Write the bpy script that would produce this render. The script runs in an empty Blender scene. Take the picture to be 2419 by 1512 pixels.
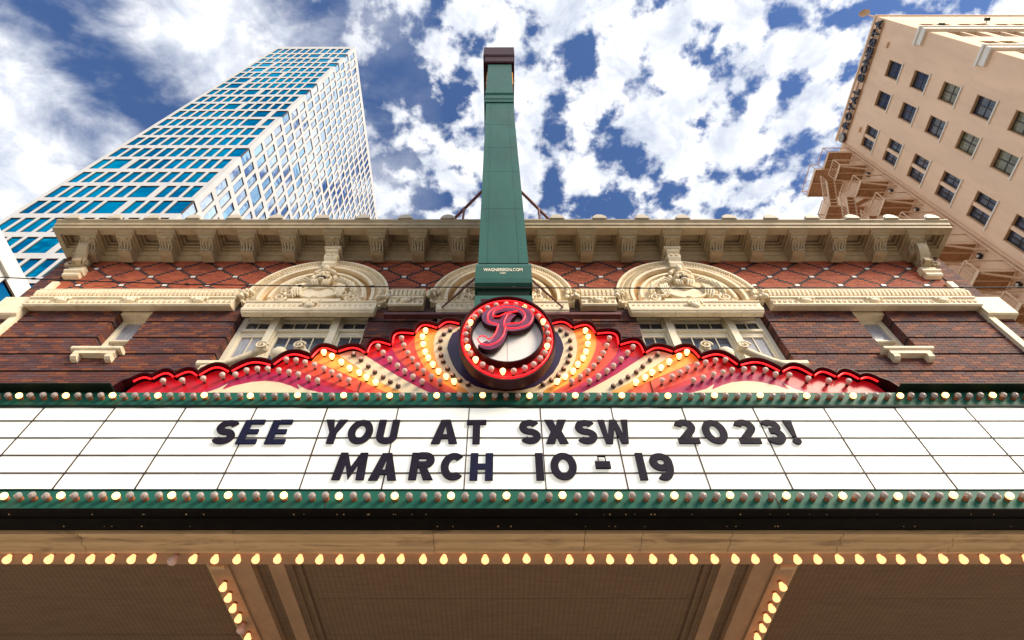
import bpy, math, random
from mathutils import Vector, Matrix
random.seed(7)
S = bpy.context.scene
COL = S.collection
R = math.radians

# ------------------------------------------------------------------ camera, world, sun, exposure
cam = bpy.data.objects.new('camera', bpy.data.cameras.new('camera'))
COL.objects.link(cam)
cam.location = (0, 0, 1.6)
cam.rotation_euler = (R(90 + 55.3), 0, 0)
cam.data.sensor_width = 36
cam.data.lens = 36 * 1410 / 2419
cam.data.shift_x = 0.0093
cam.data.clip_start = 0.1
cam.data.clip_end = 3000
S.camera = cam
S.view_settings.view_transform = 'Standard'
S.view_settings.look = 'None'
S.view_settings.exposure = 1.0
S.view_settings.gamma = 1.0
S.view_settings.use_curve_mapping = False
try:
    S.cycles.use_denoising = True
    S.cycles.max_bounces = 8
    S.cycles.transparent_max_bounces = 8
    S.cycles.sample_clamp_indirect = 6
except Exception:
    pass

SUN_EL, SUN_AZ = 36.0, 52.0        # degrees above the horizon; degrees to the right of straight behind the camera
sd = Vector((math.sin(R(SUN_AZ)) * math.cos(R(SUN_EL)), -math.cos(R(SUN_AZ)) * math.cos(R(SUN_EL)), math.sin(R(SUN_EL))))
sun = bpy.data.objects.new('sun', bpy.data.lights.new('sun', 'SUN'))
COL.objects.link(sun)
sun.data.energy = 2.8
sun.data.angle = R(28)
sun.data.color = (1.0, 0.86, 0.66)
sun.rotation_euler = (-sd).to_track_quat('-Z', 'Y').to_euler()
sun.location = (20, -40, 60)

W = bpy.data.worlds.new('World')
S.world = W
W.use_nodes = True
nt = W.node_tree
nt.nodes.clear()


class NB:
    """tiny node-tree helper"""
    def __init__(s, tree): s.t = tree
    def n(s, typ, **kw):
        o = s.t.nodes.new(typ)
        for k, v in kw.items(): setattr(o, k, v)
        return o
    def put(s, node, idx, val):
        if isinstance(val, bpy.types.NodeSocket): s.t.links.new(val, node.inputs[idx])
        else: node.inputs[idx].default_value = val
    def m(s, op, a, b=None, c=None, clamp=False):
        o = s.n('ShaderNodeMath', operation=op, use_clamp=clamp)
        s.put(o, 0, a)
        if b is not None: s.put(o, 1, b)
        if c is not None: s.put(o, 2, c)
        return o.outputs[0]
    def noise(s, vec, scale, detail=6, rough=0.55, dist=0.0):
        o = s.n('ShaderNodeTexNoise')
        if vec is not None: s.t.links.new(vec, o.inputs['Vector'])
        o.inputs['Scale'].default_value = scale
        o.inputs['Detail'].default_value = detail
        o.inputs['Roughness'].default_value = rough
        o.inputs['Distortion'].default_value = dist
        return o
    def ramp(s, fac, stops, interp='LINEAR'):
        o = s.n('ShaderNodeValToRGB')
        o.color_ramp.interpolation = interp
        e = o.color_ramp.elements
        while len(e) > 1: e.remove(e[-1])
        for i, (p, c) in enumerate(stops):
            if isinstance(c, (int, float)): c = (c, c, c, 1)
            if len(c) == 3: c = tuple(c) + (1,)
            if i == 0: e[0].position = p; e[0].color = c
            else:
                q = e.new(p); q.color = c
        s.t.links.new(fac, o.inputs[0])
        return o.outputs[0]
    def mix(s, fac, a, b, blend='MIX'):
        o = s.n('ShaderNodeMix', data_type='RGBA', blend_type=blend)
        s.put(o, 0, fac)
        for i, v in ((6, a), (7, b)):
            if not isinstance(v, bpy.types.NodeSocket) and len(v) == 3: v = tuple(v) + (1,)
            s.put(o, i, v)
        return o.outputs[2]


def build_sky():
    b = NB(nt)
    tc = b.n('ShaderNodeTexCoord')
    sep = b.n('ShaderNodeSeparateXYZ')
    nt.links.new(tc.outputs['Generated'], sep.inputs[0])
    x, y, z = sep.outputs
    zc = b.m('MAXIMUM', z, 0.09)
    qx = b.m('DIVIDE', x, zc)
    qy = b.m('DIVIDE', y, zc)
    cmb = b.n('ShaderNodeCombineXYZ')
    nt.links.new(qx, cmb.inputs[0]); nt.links.new(qy, cmb.inputs[1])
    q = cmb.outputs[0]
    # two cloud decks: broken puffs and a soft streaky veil
    puff = b.noise(q, 19.0, 8, 0.56, 0.06).outputs['Fac']
    vor = b.n('ShaderNodeTexVoronoi', feature='SMOOTH_F1')
    wob = b.noise(q, 7.0, 3, 0.5)
    qv = b.n('ShaderNodeVectorMath', operation='MULTIPLY_ADD')
    nt.links.new(wob.outputs['Color'], qv.inputs[0])
    qv.inputs[1].default_value = (0.10, 0.10, 0); nt.links.new(q, qv.inputs[2])
    nt.links.new(qv.outputs[0], vor.inputs['Vector'])
    vor.inputs['Scale'].default_value = 14.0
    vor.inputs['Smoothness'].default_value = 0.5
    big = b.noise(q, 4.2, 3, 0.5).outputs['Fac']
    cell = b.m('ADD', b.m('MULTIPLY_ADD', vor.outputs['Distance'], -0.46, 0.20), b.m('MULTIPLY_ADD', big, 0.36, -0.18))
    puff = b.m('ADD', puff, cell)
    st = b.n('ShaderNodeMapping')
    nt.links.new(q, st.inputs[0])
    st.inputs['Rotation'].default_value = (0, 0, R(-35))
    st.inputs['Scale'].default_value = (1.0, 1.9, 1)
    veil = b.noise(st.outputs[0], 4.6, 9, 0.58, 0.25).outputs['Fac']
    side = b.m('MULTIPLY_ADD', qx, 3.6, 1.35, clamp=True)      # 0 on the left of the street, 1 on the right
    def blob(cx, cy, r, amp):
        dx = b.m('SUBTRACT', qx, cx); dy = b.m('SUBTRACT', qy, cy)
        d2 = b.m('ADD', b.m('MULTIPLY', dx, dx), b.m('MULTIPLY', dy, dy))
        return b.m('MULTIPLY', b.m('EXPONENT', b.m('MULTIPLY', d2, -1.0 / (r * r))), amp)
    offs = [(-0.66, 0.19, 0.13, -0.24), (-0.56, 0.30, 0.10, -0.16), (-0.27, 0.12, 0.08, -0.16), (-0.20, 0.26, 0.08, -0.12),
            (-0.82, 0.36, 0.16, 0.18), (-0.45, 0.10, 0.12, 0.12), (-0.40, 0.30, 0.1, 0.06), (0.25, 0.18, 0.3, 0.02),
            (0.55, 0.40, 0.09, -0.08), (0.33, 0.42, 0.3, 0.04)]
    off = None
    for o in offs:
        v = blob(*o)
        off = v if off is None else b.m('ADD', off, v)
    dp = b.m('ADD', puff, off)
    dv = b.m('ADD', veil, off)
    ap = b.n('ShaderNodeMapRange', interpolation_type='SMOOTHSTEP')
    nt.links.new(dp, ap.inputs[0]); ap.inputs[1].default_value = 0.335; ap.inputs[2].default_value = 0.51
    av = b.n('ShaderNodeMapRange', interpolation_type='SMOOTHSTEP')
    nt.links.new(dv, av.inputs[0]); av.inputs[1].default_value = 0.27; av.inputs[2].default_value = 0.64
    a1 = b.m('MULTIPLY', ap.outputs[0], side)
    a2 = b.m('MULTIPLY', av.outputs[0], b.m('SUBTRACT', 1.0, side))
    alpha = b.m('ADD', a1, a2, clamp=True)
    # cloud body: bright, with faint grey undersides
    grey = b.noise(q, 11.0, 8, 0.62, 0.4).outputs['Fac']
    ccol = b.ramp(grey, [(0.30, (0.44, 0.49, 0.60)), (0.46, (0.66, 0.69, 0.75)), (0.60, (0.96, 0.965, 0.975))])
    sky = b.n('ShaderNodeTexSky', sky_type='NISHITA')
    sky.sun_disc = False
    sky.sun_elevation = R(SUN_EL)
    sky.sun_rotation = R(180 - SUN_AZ)
    sky.altitude = 200; sky.air_density = 1.0; sky.dust_density = 0.4; sky.ozone_density = 2.2
    tint = b.mix(1.0, sky.outputs[0], (0.80, 0.95, 1.22), 'MULTIPLY')
    bg1 = b.n('ShaderNodeBackground'); nt.links.new(tint, bg1.inputs[0]); bg1.inputs[1].default_value = 0.070
    bg2 = b.n('ShaderNodeBackground'); nt.links.new(ccol, bg2.inputs[0]); bg2.inputs[1].default_value = 0.70
    mx = b.n('ShaderNodeMixShader')
    nt.links.new(alpha, mx.inputs[0]); nt.links.new(bg1.outputs[0], mx.inputs[1]); nt.links.new(bg2.outputs[0], mx.inputs[2])
    out = b.n('ShaderNodeOutputWorld')
    nt.links.new(mx.outputs[0], out.inputs[0])


build_sky()

# ------------------------------------------------------------------ materials
MATS = {}


def mat(name, col, rough=0.6, metal=0.0, var=0.12, vscale=6.0, bump=0.0, bscale=40.0, coat=0.0, spec=0.5, emit=None, estr=0.0,
        stain=0.0, stain_col=(0.05, 0.04, 0.03), stain_scale=3.0, transm=0.0, ior=1.45, stretch=(1, 1, 1)):
    m = bpy.data.materials.new(name)
    m.use_nodes = True
    t = m.node_tree
    b = NB(t)
    p = t.nodes['Principled BSDF']
    tc = b.n('ShaderNodeTexCoord')
    mp = b.n('ShaderNodeMapping'); t.links.new(tc.outputs['Object'], mp.inputs[0]); mp.inputs['Scale'].default_value = stretch
    vec = mp.outputs[0]
    c = None
    if var > 0:
        nz = b.noise(vec, vscale, 6, 0.6)
        lo = tuple(v * (1 - var) for v in col); hi = tuple(min(1, v * (1 + var)) for v in col)
        c = b.ramp(nz.outputs['Fac'], [(0.3, lo), (0.7, hi)])
    if stain > 0:
        ns = b.noise(vec, stain_scale, 8, 0.65, 0.8)
        f = b.ramp(ns.outputs['Fac'], [(0.52, 0.0), (0.72, stain)])
        c = b.mix(f, c if c is not None else col, stain_col)
    if c is None: p.inputs['Base Color'].default_value = (*col, 1)
    else: t.links.new(c, p.inputs['Base Color'])
    nr = b.noise(vec, vscale * 2.3, 4, 0.6)
    rr = b.m('MULTIPLY_ADD', nr.outputs['Fac'], 0.25 * rough, rough * 0.87)
    t.links.new(rr, p.inputs['Roughness'])
    p.inputs['Metallic'].default_value = metal
    p.inputs['Specular IOR Level'].default_value = spec
    p.inputs['Coat Weight'].default_value = coat
    p.inputs['Coat Roughness'].default_value = 0.12
    p.inputs['Transmission Weight'].default_value = transm
    p.inputs['IOR'].default_value = ior
    if emit:
        p.inputs['Emission Color'].default_value = (*emit, 1)
        p.inputs['Emission Strength'].default_value = estr
    if bump > 0:
        nb_ = b.noise(vec, bscale, 5, 0.6)
        bp = b.n('ShaderNodeBump'); bp.inputs['Strength'].default_value = bump; bp.inputs['Distance'].default_value = 0.02
        t.links.new(nb_.outputs['Fac'], bp.inputs['Height'])
        t.links.new(bp.outputs[0], p.inputs['Normal'])
    MATS[name] = m
    return m


def brick_mat(name, cols, rough=0.8):
    """each brick (loose piece or single object) picks its own tone"""
    m = bpy.data.materials.new(name)
    m.use_nodes = True
    t = m.node_tree
    b = NB(t)
    p = t.nodes['Principled BSDF']
    g = b.n('ShaderNodeNewGeometry'); oi = b.n('ShaderNodeObjectInfo')
    fr = b.m('FRACT', b.m('ADD', g.outputs['Random Per Island'], oi.outputs['Random']))
    n = len(cols)
    c = b.ramp(fr, [(i / n, cc) for i, cc in enumerate(cols)], 'CONSTANT')
    nz = b.noise(g.outputs['Position'], 38, 5, 0.65)
    f2 = b.ramp(nz.outputs['Fac'], [(0.25, 0.72), (0.75, 1.25)])
    nl = b.noise(g.outputs['Position'], 0.8, 4, 0.6)
    f3 = b.ramp(nl.outputs['Fac'], [(0.3, 0.86), (0.7, 1.1)])
    c = b.mix(1.0, c, f2, 'MULTIPLY'); c = b.mix(1.0, c, f3, 'MULTIPLY')
    t.links.new(c, p.inputs['Base Color'])
    p.inputs['Roughness'].default_value = rough
    bp = b.n('ShaderNodeBump'); bp.inputs['Strength'].default_value = 0.5; bp.inputs['Distance'].default_value = 0.006
    t.links.new(nz.outputs['Fac'], bp.inputs['Height']); t.links.new(bp.outputs[0], p.inputs['Normal'])
    MATS[name] = m
    return m


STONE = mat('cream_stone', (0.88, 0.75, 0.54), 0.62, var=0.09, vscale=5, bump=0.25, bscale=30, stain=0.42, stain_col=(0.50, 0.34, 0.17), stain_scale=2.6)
CORN = mat('shaded_cornice_cream', (0.43, 0.335, 0.21), 0.6, var=0.12, vscale=4, bump=0.15, bscale=25, stain=0.5, stain_col=(0.24, 0.165, 0.09), stain_scale=3.0)  # same cream as the stone, with the cornice's shade darkened into the colour
WHITEP = mat('white_window_paint', (0.82, 0.73, 0.56), 0.45, var=0.06)
OCHRE = mat('ochre_recess', (0.46, 0.26, 0.09), 0.7, var=0.15)
MORTAR = mat('dark_mortar', (0.085, 0.055, 0.045), 0.9, var=0.2, vscale=12)
DARKGAP = mat('deep_joint', (0.02, 0.014, 0.012), 0.9, var=0.0)
BRICK = brick_mat('purple_brown_brick', [(0.120, 0.034, 0.026), (0.092, 0.030, 0.028), (0.165, 0.046, 0.024), (0.070, 0.026, 0.030), (0.230, 0.068, 0.028), (0.105, 0.036, 0.032), (0.110, 0.050, 0.052), (0.140, 0.036, 0.024)])
REDBRICK = brick_mat('red_orange_brick', [(0.40, 0.088, 0.036), (0.35, 0.074, 0.030), (0.45, 0.105, 0.042), (0.30, 0.062, 0.027), (0.38, 0.08, 0.038)])
BLACKBRICK = brick_mat('black_header_brick', [(0.03, 0.022, 0.026), (0.042, 0.028, 0.030), (0.024, 0.02, 0.024)])
WTILE = mat('white_tile', (0.82, 0.80, 0.76), 0.35, var=0.05)
PANEGLASS = mat('dark_window_glass', (0.035, 0.05, 0.085), 0.06, var=0.3, vscale=2, spec=0.9)
CURTAIN = mat('grey_curtain_glass', (0.36, 0.36, 0.40), 0.15, var=0.35, vscale=9, spec=0.7, stretch=(6, 1, 0.3))
GREEN = mat('green_enamel', (0.010, 0.105, 0.072), 0.55, var=0.18, vscale=3, coat=0.0, spec=0.25, stain=0.30, stain_col=(0.03, 0.15, 0.085), stain_scale=4)
BLADEG = mat('blade_green_paint', (0.014, 0.090, 0.069), 0.5, var=0.18, vscale=1.3, bump=0.30, bscale=2.2, spec=0.4, stain=0.5, stain_col=(0.05, 0.085, 0.05), stain_scale=1.1, stretch=(1.4, 1.4, 0.5))
DKGREEN = mat('dark_green_lip', (0.004, 0.014, 0.008), 0.6, var=0.1, spec=0.12)
BLACKF = mat('black_gloss_fascia', (0.004, 0.0035, 0.003), 0.5, var=0.2, spec=0.12, stain=0.25, stain_col=(0.03, 0.02, 0.012), stain_scale=9)
MAROON = mat('maroon_enamel', (0.030, 0.003, 0.005), 0.5, var=0.12, spec=0.22)
STEEL = mat('maroon_steel', (0.15, 0.045, 0.045), 0.5, var=0.2)
REDF = mat('red_enamel', (0.68, 0.010, 0.014), 0.4, var=0.08, coat=0.15, spec=0.35)
CRIMSON = mat('crimson_enamel', (0.58, 0.010, 0.022), 0.4, var=0.08, coat=0.15, spec=0.35)
MAGENTA = mat('magenta_enamel', (0.46, 0.018, 0.085), 0.4, var=0.08, coat=0.15, spec=0.35)
SALMON = mat('salmon_enamel', (0.82, 0.085, 0.045), 0.4, var=0.06, coat=0.15, spec=0.35)
GOLD = mat('gold_enamel', (0.86, 0.36, 0.07), 0.4, var=0.06, coat=0.15, spec=0.35)
CREAMF = mat('cream_enamel', (0.82, 0.66, 0.43), 0.4, var=0.05, coat=0.15, spec=0.35)
PURPLE = mat('purple_enamel', (0.030, 0.016, 0.055), 0.4, var=0.1, coat=0.15, spec=0.35)
PLATE = mat('white_medallion_plate', (0.84, 0.81, 0.77), 0.5, var=0.06, vscale=3)
LETP = mat('purple_letter_face', (0.14, 0.045, 0.11), 0.4, var=0.2, vscale=14)
NEON = mat('red_neon', (0.8, 0.02, 0.03), 0.3, var=0.0, emit=(1.0, 0.008, 0.010), estr=0.95)
PANEL = mat('backlit_white_panel', (0.70, 0.69, 0.635), 0.35, var=0.04, vscale=2, emit=(1.0, 0.985, 0.93), estr=0.26, stain=0.16, stain_col=(0.55, 0.48, 0.36), stain_scale=3.5)
_t = PANEL.node_tree; _b = NB(_t); _tc = _b.n('ShaderNodeTexCoord'); _mp = _b.n('ShaderNodeMapping')
_t.links.new(_tc.outputs['Object'], _mp.inputs[0]); _mp.inputs['Scale'].default_value = (0.7, 1, 2.2)
_nz = _b.noise(_mp.outputs[0], 1.6, 4, 0.55)
_t.links.new(_b.ramp(_nz.outputs['Fac'], [(0.3, (0.62, 0.58, 0.47)), (0.65, (1.0, 0.97, 0.88))]), _t.nodes['Principled BSDF'].inputs['Emission Color'])
LETTER = mat('black_letter_plastic', (0.012, 0.009, 0.020), 0.7, var=0.5, vscale=7, spec=0.15)
LETTER2 = mat('navy_letter_plastic', (0.008, 0.009, 0.034), 0.7, var=0.4, vscale=7, spec=0.15)
SEAM = mat('brown_seam', (0.035, 0.018, 0.010), 0.7, var=0.2)
BULBON = mat('lit_bulb_glass', (0.9, 0.7, 0.4), 0.3, var=0.0, emit=(1.0, 0.47, 0.13), estr=2.4)
BULBWARM = mat('lit_soffit_bulb', (0.9, 0.6, 0.3), 0.3, var=0.0, emit=(1.0, 0.385, 0.15), estr=1.12)
BULBOFF = mat('unlit_clear_bulb', (0.62, 0.52, 0.48), 0.10, var=0.3, vscale=60, transm=0.5, ior=1.3)
BULBPINK = mat('unlit_frosted_bulb', (0.80, 0.58, 0.52), 0.2, var=0.1, vscale=40, transm=0.2, ior=1.2)
SOCKET = mat('brown_socket', (0.30, 0.10, 0.04), 0.45, var=0.3, vscale=40)
SOCKDK = mat('dark_socket', (0.05, 0.028, 0.022), 0.55, var=0.2)
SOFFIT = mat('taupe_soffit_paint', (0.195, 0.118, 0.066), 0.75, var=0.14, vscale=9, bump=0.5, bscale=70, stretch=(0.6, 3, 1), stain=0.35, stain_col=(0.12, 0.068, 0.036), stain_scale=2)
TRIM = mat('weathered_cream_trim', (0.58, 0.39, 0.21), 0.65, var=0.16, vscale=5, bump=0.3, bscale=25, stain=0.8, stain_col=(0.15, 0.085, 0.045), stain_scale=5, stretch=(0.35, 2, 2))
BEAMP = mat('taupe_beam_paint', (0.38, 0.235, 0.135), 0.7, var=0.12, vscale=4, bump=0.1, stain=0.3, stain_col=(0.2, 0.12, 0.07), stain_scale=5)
CABLE = mat('black_cable', (0.012, 0.011, 0.012), 0.6, var=0.0)
TWHITE = mat('tower_panel', (0.60, 0.595, 0.59), 0.5, var=0.07, vscale=0.4)
TFRAME = mat('bronze_window_frame', (0.075, 0.045, 0.028), 0.5, var=0.1)
LBLDG = mat('white_stucco', (0.86, 0.83, 0.76), 0.7, var=0.05, vscale=0.6)
HOTEL = mat('peach_stucco', (0.92, 0.625, 0.41), 0.8, var=0.08, vscale=0.5, bump=0.3, bscale=12, stain=0.22, stain_col=(0.6, 0.36, 0.21), stain_scale=0.9, stretch=(1, 1.6, 0.35))
HFRONT = mat('pale_peach_stucco', (0.90, 0.68, 0.48), 0.8, var=0.06, vscale=0.5)
HFRAME = mat('hotel_window_frame', (0.72, 0.45, 0.25), 0.6, var=0.06)
HDARK = mat('dark_sash', (0.05, 0.035, 0.03), 0.4, var=0.1)
HGLASS = mat('hotel_window_glass', (0.050, 0.058, 0.085), 0.05, var=0.35, vscale=1.2, spec=0.9)
HGLASS2 = mat('hotel_window_glass_green', (0.20, 0.185, 0.115), 0.08, var=0.4, vscale=2.0, spec=0.8, stretch=(1, 4, 0.4))
HSILL = mat('pale_sill', (0.86, 0.80, 0.70), 0.6, var=0.05)
ESC = mat('tan_fire_escape', (0.50, 0.27, 0.125), 0.6, var=0.16, vscale=2)
ESCR = mat('peach_railing', (0.80, 0.54, 0.34), 0.55, var=0.1)
SIGNL = mat('dark_sign_letter', (0.035, 0.035, 0.055), 0.4, var=0.2)
GROUND = mat('ground_soil', (0.18, 0.16, 0.13), 0.9, var=0.2, vscale=0.2)
ASPH = mat('asphalt', (0.055, 0.055, 0.058), 0.85, var=0.2, vscale=3, bump=0.3)
CONC = mat('pavement_concrete', (0.42, 0.39, 0.35), 0.8, var=0.12, vscale=1.5, bump=0.2)
BLACKM = mat('black_metal', (0.012, 0.012, 0.013), 0.4, var=0.0)


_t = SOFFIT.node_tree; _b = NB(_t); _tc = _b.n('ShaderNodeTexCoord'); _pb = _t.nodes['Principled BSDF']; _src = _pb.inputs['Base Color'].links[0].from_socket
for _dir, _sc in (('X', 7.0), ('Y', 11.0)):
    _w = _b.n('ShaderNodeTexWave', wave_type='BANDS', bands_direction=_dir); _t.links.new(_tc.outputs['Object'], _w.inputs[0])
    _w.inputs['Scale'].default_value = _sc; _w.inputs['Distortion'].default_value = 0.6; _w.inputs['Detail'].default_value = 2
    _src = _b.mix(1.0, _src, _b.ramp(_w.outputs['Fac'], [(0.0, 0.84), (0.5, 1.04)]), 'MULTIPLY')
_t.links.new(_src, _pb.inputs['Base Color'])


def tglass(name, c0, c1, rough=0.04, edge=(1, 1, 1, 1)):
    m = bpy.data.materials.new(name); m.use_nodes = True
    t = m.node_tree; b = NB(t); p = t.nodes['Principled BSDF']
    g = b.n('ShaderNodeNewGeometry'); oi = b.n('ShaderNodeObjectInfo')
    fr = b.m('FRACT', b.m('ADD', g.outputs['Random Per Island'], oi.outputs['Random']))
    c = b.ramp(fr, [(0, c0), (1, c1)])
    t.links.new(c, p.inputs['Base Color'])
    p.inputs['Metallic'].default_value = 1.0
    p.inputs['Specular Tint'].default_value = edge
    p.inputs['Roughness'].default_value = rough
    nz = b.noise(g.outputs['Position'], 0.35, 2, 0.5)
    bp = b.n('ShaderNodeBump'); bp.inputs['Strength'].default_value = 0.10; bp.inputs['Distance'].default_value = 0.3
    t.links.new(nz.outputs['Fac'], bp.inputs['Height']); t.links.new(bp.outputs[0], p.inputs['Normal'])
    return m


TGLASS = tglass('teal_mirror_glass', (0.012, 0.20, 0.40), (0.030, 0.33, 0.50), edge=(0.25, 0.68, 0.88, 1))
TGLASSR = tglass('cloud_toned_mirror_glass', (0.28, 0.56, 0.80), (0.86, 0.93, 0.98))  # side face: cloud reflections are put into this paler glass colour


# ------------------------------------------------------------------ mesh helper
class MB:
    def __init__(s): s.v = []; s.f = []; s.mi = []; s.sm = []
    def add(s, vs, fs, m=0, smooth=False):
        o = len(s.v)
        s.v += [tuple(p) for p in vs]
        for f in fs: s.f.append([i + o for i in f]); s.mi.append(m); s.sm.append(smooth)
    def box(s, x0, x1, y0, y1, z0, z1, m=0):
        s.add([(x0, y0, z0), (x1, y0, z0), (x1, y1, z0), (x0, y1, z0), (x0, y0, z1), (x1, y0, z1), (x1, y1, z1), (x0, y1, z1)],
              [(0, 3, 2, 1), (4, 5, 6, 7), (0, 1, 5, 4), (1, 2, 6, 5), (2, 3, 7, 6), (3, 0, 4, 7)], m)
        return s
    def bbox(s, x0, x1, y0, y1, z0, z1, c=0.01, m=0):
        """box with chamfered long edges on the front (-y) and in x"""
        s.prism_x([(y0 + c, z0), (y1, z0), (y1, z1), (y0 + c, z1), (y0, z1 - c), (y0, z0 + c)], x0, x1, m)
        return s
    def prism(s, poly, a0, a1, axis, m=0, smooth=False):
        n = len(poly)
        def P(p, a):
            if axis == 'y': return (p[0], a, p[1])
            if axis == 'x': return (a, p[0], p[1])
            return (p[0], p[1], a)
        vs = [P(p, a0) for p in poly] + [P(p, a1) for p in poly]
        s.add(vs, [tuple(range(n))[::-1], tuple(range(n, 2 * n))], m)
        s.add(vs, [(i, (i + 1) % n, n + (i + 1) % n, n + i) for i in range(n)], m, smooth)
        return s
    def prism_x(s, poly, x0, x1, m=0, smooth=False): return s.prism(poly, x0, x1, 'x', m, smooth)
    def prism_y(s, poly, y0, y1, m=0, smooth=False): return s.prism(poly, y0, y1, 'y', m, smooth)
    def ring(s, cx, cz, a0, b0, a1, b1, y0, y1, t0=0, t1=360, n=48, m=0):
        """elliptical ring sector in XZ (outer a1,b1 inner a0,b0), extruded y0..y1"""
        full = abs(t1 - t0 - 360) < 1e-6
        k = n if full else n + 1
        vs = []
        for i in range(k):
            t = R(t0 + (t1 - t0) * i / n); c, q = math.cos(t), math.sin(t)
            vs += [(cx + a0 * c, y0, cz + b0 * q), (cx + a1 * c, y0, cz + b1 * q), (cx + a1 * c, y1, cz + b1 * q), (cx + a0 * c, y1, cz + b0 * q)]
        fs = []
        for i in range(n):
            j = (i + 1) % k
            for e in range(4):
                e2 = (e + 1) % 4
                fs.append((4 * i + e, 4 * j + e, 4 * j + e2, 4 * i + e2))
        if not full: fs += [(0, 1, 2, 3), (4 * n + 3, 4 * n + 2, 4 * n + 1, 4 * n)]
        s.add(vs, fs, m)
        return s
    def disc(s, cx, cz, a, b, y0, y1, n=48, m=0):
        return s.prism_y([(cx + a * math.cos(2 * math.pi * i / n), cz + b * math.sin(2 * math.pi * i / n)) for i in range(n)], y0, y1, m)
    def tube(s, pts, r, n=6, m=0, closed=False, cap=True):
        pts = [Vector(p) for p in pts]
        k = len(pts)
        rr = r if isinstance(r, (list, tuple)) else [r] * k
        vs = []; prev = None
        for i, p in enumerate(pts):
            a = pts[i - 1] if (i > 0 or closed) else p
            c = pts[(i + 1) % k] if (i < k - 1 or closed) else p
            d = (c - a)
            if d.length < 1e-9: d = Vector((0, 0, 1))
            d.normalize()
            if prev is None:
                u = d.cross(Vector((0, 0, 1)))
                if u.length < 0.1: u = d.cross(Vector((0, 1, 0)))
            else: u = prev - d * prev.dot(d)
            u.normalize(); prev = u
            w = d.cross(u)
            for j in range(n):
                t = 2 * math.pi * j / n
                vs.append(p + (u * math.cos(t) + w * math.sin(t)) * rr[i])
        fs = []
        for i in range(k if closed else k - 1):
            i2 = (i + 1) % k
            for j in range(n):
                j2 = (j + 1) % n
                fs.append((i * n + j, i * n + j2, i2 * n + j2, i2 * n + j))
        s.add(vs, fs, m, True)
        if cap and not closed: s.add(vs, [tuple(range(n))[::-1], tuple(range((k - 1) * n, k * n))], m)
        return s
    def ell(s, c, rx, ry, rz, n=10, k=6, m=0, rot=None):
        vs = []; c = Vector(c)
        def P(x, y, z):
            p = Vector((x * rx, y * ry, z * rz))
            if rot is not None: p = rot @ p
            return p + c
        vs.append(P(0, 0, 1))
        for i in range(1, k):
            ph = math.pi * i / k
            for j in range(n):
                t = 2 * math.pi * j / n
                vs.append(P(math.sin(ph) * math.cos(t), math.sin(ph) * math.sin(t), math.cos(ph)))
        vs.append(P(0, 0, -1))
        fs = []
        for j in range(n):
            j2 = (j + 1) % n
            fs.append((0, 1 + j, 1 + j2))
            fs.append((len(vs) - 1, 1 + (k - 2) * n + j2, 1 + (k - 2) * n + j))
            for i in range(k - 2):
                fs.append((1 + i * n + j, 1 + (i + 1) * n + j, 1 + (i + 1) * n + j2, 1 + i * n + j2))
        s.add(vs, fs, m, True)
        return s
    def lathe(s, prof, n=10, m=None, origin=(0, 0, 0), axis='z'):
        """profile [(r, h, mat)] about an axis; +h along the axis"""
        o = Vector(origin); vs = []
        for r, h, *_ in prof:
            for j in range(n):
                t = 2 * math.pi * j / n
                p = (r * math.cos(t), r * math.sin(t), h)
                if axis == '-y': p = (p[0], -p[2], p[1])
                elif axis == '-z': p = (p[0], -p[1], -p[2])
                vs.append(o + Vector(p))
        for i in range(len(prof) - 1):
            mm = prof[i][2] if len(prof[i]) > 2 else (m or 0)
            s.add(vs, [(i * n + j, i * n + (j + 1) % n, (i + 1) * n + (j + 1) % n, (i + 1) * n + j) for j in range(n)], mm, True)
        e = len(prof) - 1
        s.add(vs, [tuple(range(n))[::-1]], prof[0][2] if len(prof[0]) > 2 else (m or 0))
        s.add(vs, [tuple(range(e * n, e * n + n))], prof[e][2] if len(prof[e]) > 2 else (m or 0))
        return s
    def mesh(s, name, mats):
        me = bpy.data.meshes.new(name)
        me.from_pydata(s.v, [], s.f)
        for mm in (mats if isinstance(mats, (list, tuple)) else [mats]): me.materials.append(mm)
        me.polygons.foreach_set('material_index', s.mi)
        me.polygons.foreach_set('use_smooth', s.sm)
        me.update()
        return me
    def build(s, name, mats, parent=None, **kw):
        return put(name, s.mesh(name, mats), parent, **kw)


WL = {}       # world location of parents


def put(name, me, parent=None, loc=(0, 0, 0), rot=None, scale=None, **props):
    o = bpy.data.objects.new(name, me)
    COL.objects.link(o)
    o.location = loc
    if rot is not None: o.rotation_euler = rot
    if scale is not None: o.scale = scale
    if parent is not None:
        o.parent = parent
        o.matrix_parent_inverse = Matrix.Translation(-WL[parent.name])
    WL[o.name] = Vector(loc) if (rot is None and scale is None) else Vector(loc)
    for k, v in props.items(): o[k] = v
    return o


def thing(name, loc, label, cat, group=None):
    o = put(name, None, None, loc=loc, label=label, category=cat)
    if group: o['group'] = group
    o.empty_display_size = 0.3
    return o


def structure(o):
    o['kind'] = 'structure'
    return o


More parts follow.
